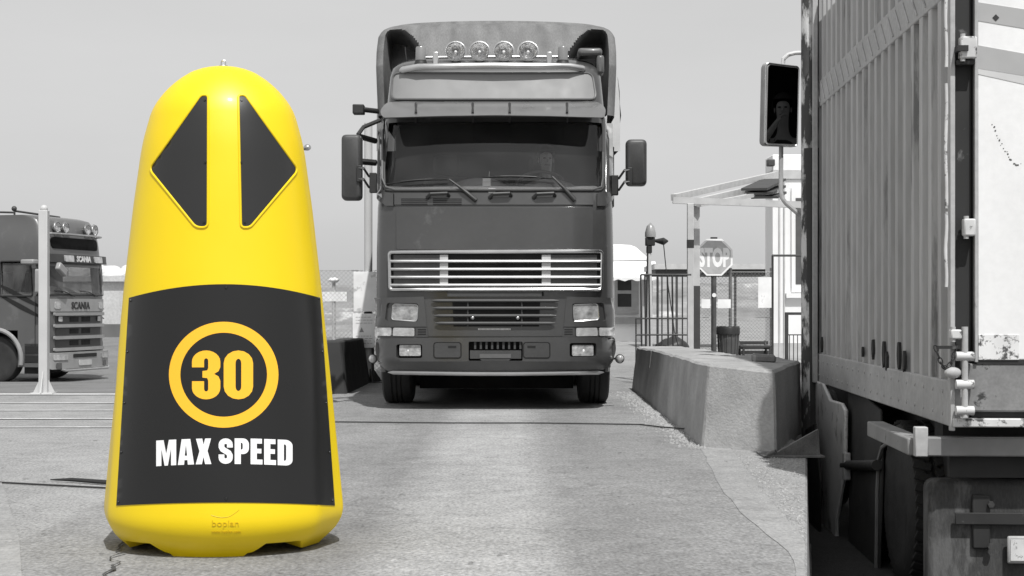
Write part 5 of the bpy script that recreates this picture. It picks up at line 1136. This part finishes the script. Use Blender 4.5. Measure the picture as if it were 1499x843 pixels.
# railing on posts, beacon mast
def S_(px, D): return W(px, 0, D).x
def Zq(py, D): return HC+(448-py)*D/F
t = thing('railing', 'thin dark steel railing standing behind the concrete barrier', 'railing', (S_(975, 20.6), 20.6, 0)); o_ = t.location.x; m_rail = G('rail steel', .05, .6, .2, var=.3)
for px_ in (940, 946, 952, 979, 986): MB().cyl((S_(px_, 20.6)-o_+.0, 0, 0), (S_(px_-2, 20.6)-o_, 0, Zq(402, 20.6)), .013, n=6).build('upright', m_rail, t)
for py_, a, b_ in ((402, 938, 1012), (466, 930, 1006), (490, 930, 1006)): MB().cyl((S_(a, 20.6)-o_, .0, Zq(py_, 20.6)), (S_(b_, 20.6)-o_, 0, Zq(py_, 20.6)), .013, n=6).build('rail', m_rail, t)
for px_ in (931, 962, 969, 999): MB().cyl((S_(px_, 20.6)-o_, 0, 0), (S_(px_, 20.6)-o_, 0, Zq(466 if px_ == 931 else 402, 20.6)), .010, n=6).build('upright', m_rail, t)
t = thing('beacon_mast', 'pale mast topped by a domed warning lamp and a small horn', 'beacon', (S_(950, 21.3), 21.3, 0)); 
MB().tube([(0, 0, 0), (0, 0, Zq(430, 21.3)), (.0, 0, Zq(366, 21.3))], [.05, .045, .03], 10).build('mast', m_post, t)
z_ = Zq(347, 21.3); mb = MB(); mb.lathe([(.075, 0), (.075, .06), (.05, .15), (0, .20)], (.02, 0, z_), n=20); mb.build('lamp_dome', G('dome', .28, .3, coat=.4), t)
mb = MB(); mb.box(-.05, .08, -.05, .05, z_-.12, z_-.001); mb.box(-.035, .04, -.04, .04, z_-.22, z_-.12); mb.build('lamp_base', m_trim, t, bevel=.012)
mb = MB(); mb.tube([(.08, 0, z_-.05), (.20, -.02, z_-.06), (.26, -.03, z_-.055)], [.02, .055, .01], 10); mb.build('horn', m_trim, t)
mb = MB(); mb.tube([(.20, 0, z_-.1), (.24, 0, z_-.5), (.35, 0, z_-1.3), (.50, 0, .1)], .007, 5); mb.tube([(-.02, -.05, z_-.1), (-.03, -.06, z_-.8), (-.05, -.06, .1)], .008, 5); mb.build('wires', m_trim, t)
# canopy posts, roof frame
D = 24.0; t = thing('canopy', 'pale steel canopy frame on two posts beside the kiosk', 'canopy', (S_(1012, D), D, 0)); o_ = t.location.x; m_cn = G('canopy pale', .50, .5, var=.1, dirt=.35, dscale=4, dth=.6)
MB().box(S_(1006, D)-o_, S_(1015, D)-o_, -.05, .05, 0, Zq(298, D)).build('post', m_cn, t, bevel=.006)
MB().box(S_(1018, D)-o_, S_(1028, D)-o_, .30, .40, 0, Zq(296, D)).build('post', m_cn, t, bevel=.006)
MB().box(S_(1018, D)-o_-.003, S_(1028, D)-o_+.003, .29, .41, 0, Zq(418, D)).build('post_band', m_plas, t); MB().box(S_(1006, D)-o_-.003, S_(1015, D)-o_+.003, -.053, .053, Zq(363, D), Zq(351, D)).build('post_mark', m_trim, t)
def beam(a, b, w=.045, mat=m_cn, name='beam', h=.05): 
    mb = MB(); a, b = Vector(a), Vector(b); d = (b-a); L_ = d.length; mb.M = Matrix.Translation(a) @ d.to_track_quat('Y', 'Z').to_matrix().to_4x4(); mb.box(-w, w, 0, L_, -h, h); return mb.build(name, mat, t)
P = lambda px, py, D_: Vector((S_(px, D_)-o_, D_-D, Zq(py, D_)))
beam(P(985, 293, 24), P(1180, 300, 24)); beam(P(986, 289, 24.1), P(1136, 255, 30)); beam(P(1012, 297, 24.1), P(1136, 268, 29)); beam(P(1022, 300, 24.2), P(1136, 280, 27), h=.03)
for (a, b_, c_, d2) in ((1104, 277, 1133, 263), (1112, 283, 1133, 273), (1119, 289, 1134, 282)): beam(P(a, b_, 26), P(c_, d2, 29), .22, G('canopy slat dark', .05, .7), 'slat', .02)
# stop sign
D = 24.4; t = thing('stop_sign', 'octagonal stop sign with worn white lettering on a dark pole', 'sign', (S_(1045.5, D), D, 0)); rr_ = 27.5*D/F; cz = Zq(376.5, D); m_sr = G('stop face', .46, .4, var=.12, scale=9, dirt=.34, dscale=7, dth=.62)
oc = lambda r_: [(r_*math.cos(R(22.5+45*k)), cz+r_*math.sin(R(22.5+45*k))) for k in range(8)]
MB().cyl((0, .05, 0), (0, .05, Zq(349, D)), .042, n=14).build('pole', G('pole dark', .07, .5, var=.3), t)
pls = MB().prism(oc(rr_*1.06), -.004, .004, 'y').build('sign_rim', G('sign white', .88, .5, var=.08), t); MB().prism(oc(rr_*.95), -.007, -.0045, 'y').build('sign_face', m_sr, pls)
vs, fs = text_geo('STOP', .30, .016, .0012); mb = MB(); x0 = min(v.x for v in vs); x1 = max(v.x for v in vs); kx = rr_*1.66/(x1-x0); mb.add([((v.x-(x0+x1)/2)*kx, -.0085+v.z, cz-.135+v.y*1.28) for v in vs], fs); mb.build('lettering', G('sign white', .88), pls)
mb = MB(); mb.box(.13, .22, -.0105, -.0098, cz-.02, cz+.17); mb.build('smudge', m_sr, pls) if False else mb.b.free()
MB().box(-.05, .05, .0, .08, Zq(350, D), Zq(347, D)).build('pole_cap', m_trim, t)
for a, b_ in ((1027, 1040), (1051, 1070)):
    MB().box(S_(a, D)-t.location.x, S_(b_, D)-t.location.x, .02, .035, Zq(451, D), Zq(438, D)).build('small_plate', m_pap, t)
MB().cyl((0, .0, Zq(432, D)), (0, .008, Zq(432, D)), .033, n=16).build('round_sticker', m_pap, t)
# litter bin, bench, bag
D = 24.9; t = thing('litter_bin', 'round dark litter bin with a bag folded over its rim beside the stop sign', 'bin', (S_(1066, D), D, 0))
mb = MB(); mb.lathe([(.13, .02), (.17, Zq(481, D))], n=28); 
for k in range(14): a = 2*math.pi*k/14; mb.cyl((.14*math.cos(a), .14*math.sin(a), .03), (.176*math.cos(a), .176*math.sin(a), Zq(481, D)-.01), .008, n=5)
mb.build('bin_body', G('bin grey', .08, .6, var=.2), t)
mb = MB(); vs = []
for j, (r_, z_) in enumerate(((.12, Zq(479, D)), (.178, Zq(478, D)), (.19, Zq(481, D)), (.186, Zq(489, D)))):
    for k in range(32): q = 1+.07*noise.noise(Vector((k*.8, j, 0))); vs.append((r_*q*math.cos(k*math.pi/16), r_*q*math.sin(k*math.pi/16), z_+.035*noise.noise(Vector((k*.6, j*2, 4)))))
mb.add(vs, [(j*32+k, j*32+(k+1) % 32, (j+1)*32+(k+1) % 32, (j+1)*32+k) for j in range(3) for k in range(32)]); mb.build('bag', m_trim, t)
D = 25.3; t = thing('bench', 'dark slatted bench in front of the chain-link fence', 'bench', (S_(1106, D), D, 0)); w_ = 24*D/F; m_bn = G('bench dark', .04, .6, var=.25)
for k in range(3): MB().box(-w_, w_, .30+.03*k, .33+.03*k, Zq(519-7*k, D), Zq(514-7*k, D)).build('back_slat', m_bn, t, bevel=.004)
for k in range(3): MB().box(-w_, w_, -.15+.13*k, -.05+.13*k, .36, .39).build('seat_slat', m_bn, t, bevel=.004)
for s_ in (-1, 1):
    mb = MB(); mb.tube([(s_*(w_-.05), .25, 0), (s_*(w_-.05), .30, .36), (s_*(w_-.05), .40, Zq(500, D))], .02, 6); mb.build('leg', m_bn, t); mb = MB(); mb.tube([(s_*(w_-.05), .28, .345), (s_*(w_-.05), -.14, .345), (s_*(w_-.05), -.14, 0)], .02, 6); mb.build('leg', m_bn, t)
D = 22.6
mb = MB(); mb.ball((0, 0, .38), .24, 1, .8, .75, 14)
for v in mb.b.verts: v.co *= 1+.15*noise.noise(v.co*6)
mb.box(-.2, .2, -.15, .15, .0, .25); o = mb.build('black_bag', m_trim); o.location = (S_(985, D), D, .02); tag(o, 'shiny black sack heaped behind the railing by the canopy post', 'sack')
# kiosk
D = 31; k4 = D/F; kx0 = S_(1131, D); t = thing('kiosk', 'white panelled kiosk between the canopy and the near lorry', 'building', (kx0, D, 0)); m_k = G('kiosk white', .84, .6, var=.06, scale=1.5, dirt=.5, dscale=2, dth=.66); m_kt = G('kiosk trim', .5, .6, var=.1)
MB().box(0, 2.6, 0, .9, .0, Zq(262, D)).build('wall', m_k, t, bevel=.01)
MB().box(-.03, 2.65, -.04, .95, Zq(262, D)+.002, Zq(250, D)).build('cornice', m_kt, t); MB().box(.0, 2.6, .0, .9, Zq(250, D)+.002, Zq(226, D)).build('roof', m_k, t, bevel=.02)
MB().box(-.13, .02, -.18, .0, Zq(244, D), Zq(234, D)).build('roof_lamp', m_plas, t, bevel=.02)
for px_ in (1140, 1147): MB().box(S_(px_, D)-kx0, S_(px_+2, D)-kx0, -.03, -.002, 0, Zq(265, D)).build('panel_strip', m_kt, t)
wf = MB().box(S_(1158, D)-kx0, 2.0, -.05, -.002, Zq(428, D), Zq(275, D)).build('window_frame', m_k, t, bevel=.006); MB().box(S_(1164, D)-kx0, 1.9, -.058, -.0505, Zq(416, D), Zq(290, D)).build('window_pane', G('pane grey', .10, .15), wf)
MB().box(S_(1150, D)-kx0, 2.2, -.10, -.002, Zq(436, D), Zq(429, D)).build('window_sill', m_k, t); MB().box(-.01, 2.61, -.01, -.003, .0, Zq(502, D)).build('base_band', m_kt, t)
D = 22.3; t = thing('gate_frame', 'thin dark steel frame standing in front of the kiosk', 'frame', (S_(1131, D), D, 0))
MB().cyl((0, 0, 0), (0, 0, Zq(374, D)), .016, n=8).build('upright', m_rail, t); MB().cyl((-.01, 0, Zq(374, D)), (1.2, 0, Zq(374, D)), .016, n=8).build('rail', m_rail, t); MB().cyl((1.2, 0, 0), (1.2, 0, Zq(374, D)), .016, n=8).build('upright', m_rail, t)
D = 23.4; t = thing('low_railing', 'low dark grating with a top rail beside the near lorry, before the kiosk', 'railing', (S_(1149, D), D, 0))
MB().box(0, .05, -.02, .02, 0, Zq(458, D)).build('upright', m_rail, t); MB().box(0, 1.2, -.021, .021, Zq(461, D), Zq(457, D)).build('rail', m_rail, t)
for k in range(14): MB().cyl((.07+.06*k, 0, 0), (.07+.06*k, 0, Zq(490, D)), .007, n=5).build('bar', m_rail, t)
MB().cyl((.05, 0, Zq(490, D)), (1.0, 0, Zq(490, D)), .010, n=6).build('grating_rail', m_rail, t)
# long low roof behind the fence, and the fence notice
D = 38; t = thing('shelter', 'long low flat-roofed shelter behind the stop sign', 'shelter', (S_(1060, D), D, 0)); 
MB().box(S_(958, D)-t.location.x, S_(1140, D)-t.location.x, 0, 3, Zq(394, D), Zq(386, D)).build('roof', m_kt, t); MB().box(S_(960, D)-t.location.x, S_(1140, D)-t.location.x, .1, 2.9, Zq(402, D), Zq(394.3, D)).build('fascia', G('fascia dark', .06, .7), t)
for px_ in (962, 990, 1076, 1136): MB().box(S_(px_, D)-t.location.x, S_(px_+3, D)-t.location.x, .1, .2, 0, Zq(402.3, D)).build('column', m_plas, t)
D = 26.4; mb = MB(); mb.box(-.13, .13, -.008, .008, -.26, .26); o = mb.build('fence_notice', m_pap); o.location = (S_(1121, D), D, Zq(428, D)); tag(o, 'white notice hanging on the fence left of the kiosk', 'sign')
# person-sized clutter beneath the distant bank: parked dark car shape is not visible; low kerb at the yard edge
band('kerb', 27.6, 27.9, 2.6, 8, G('kerb pale', .5, .8, var=.2), .05)
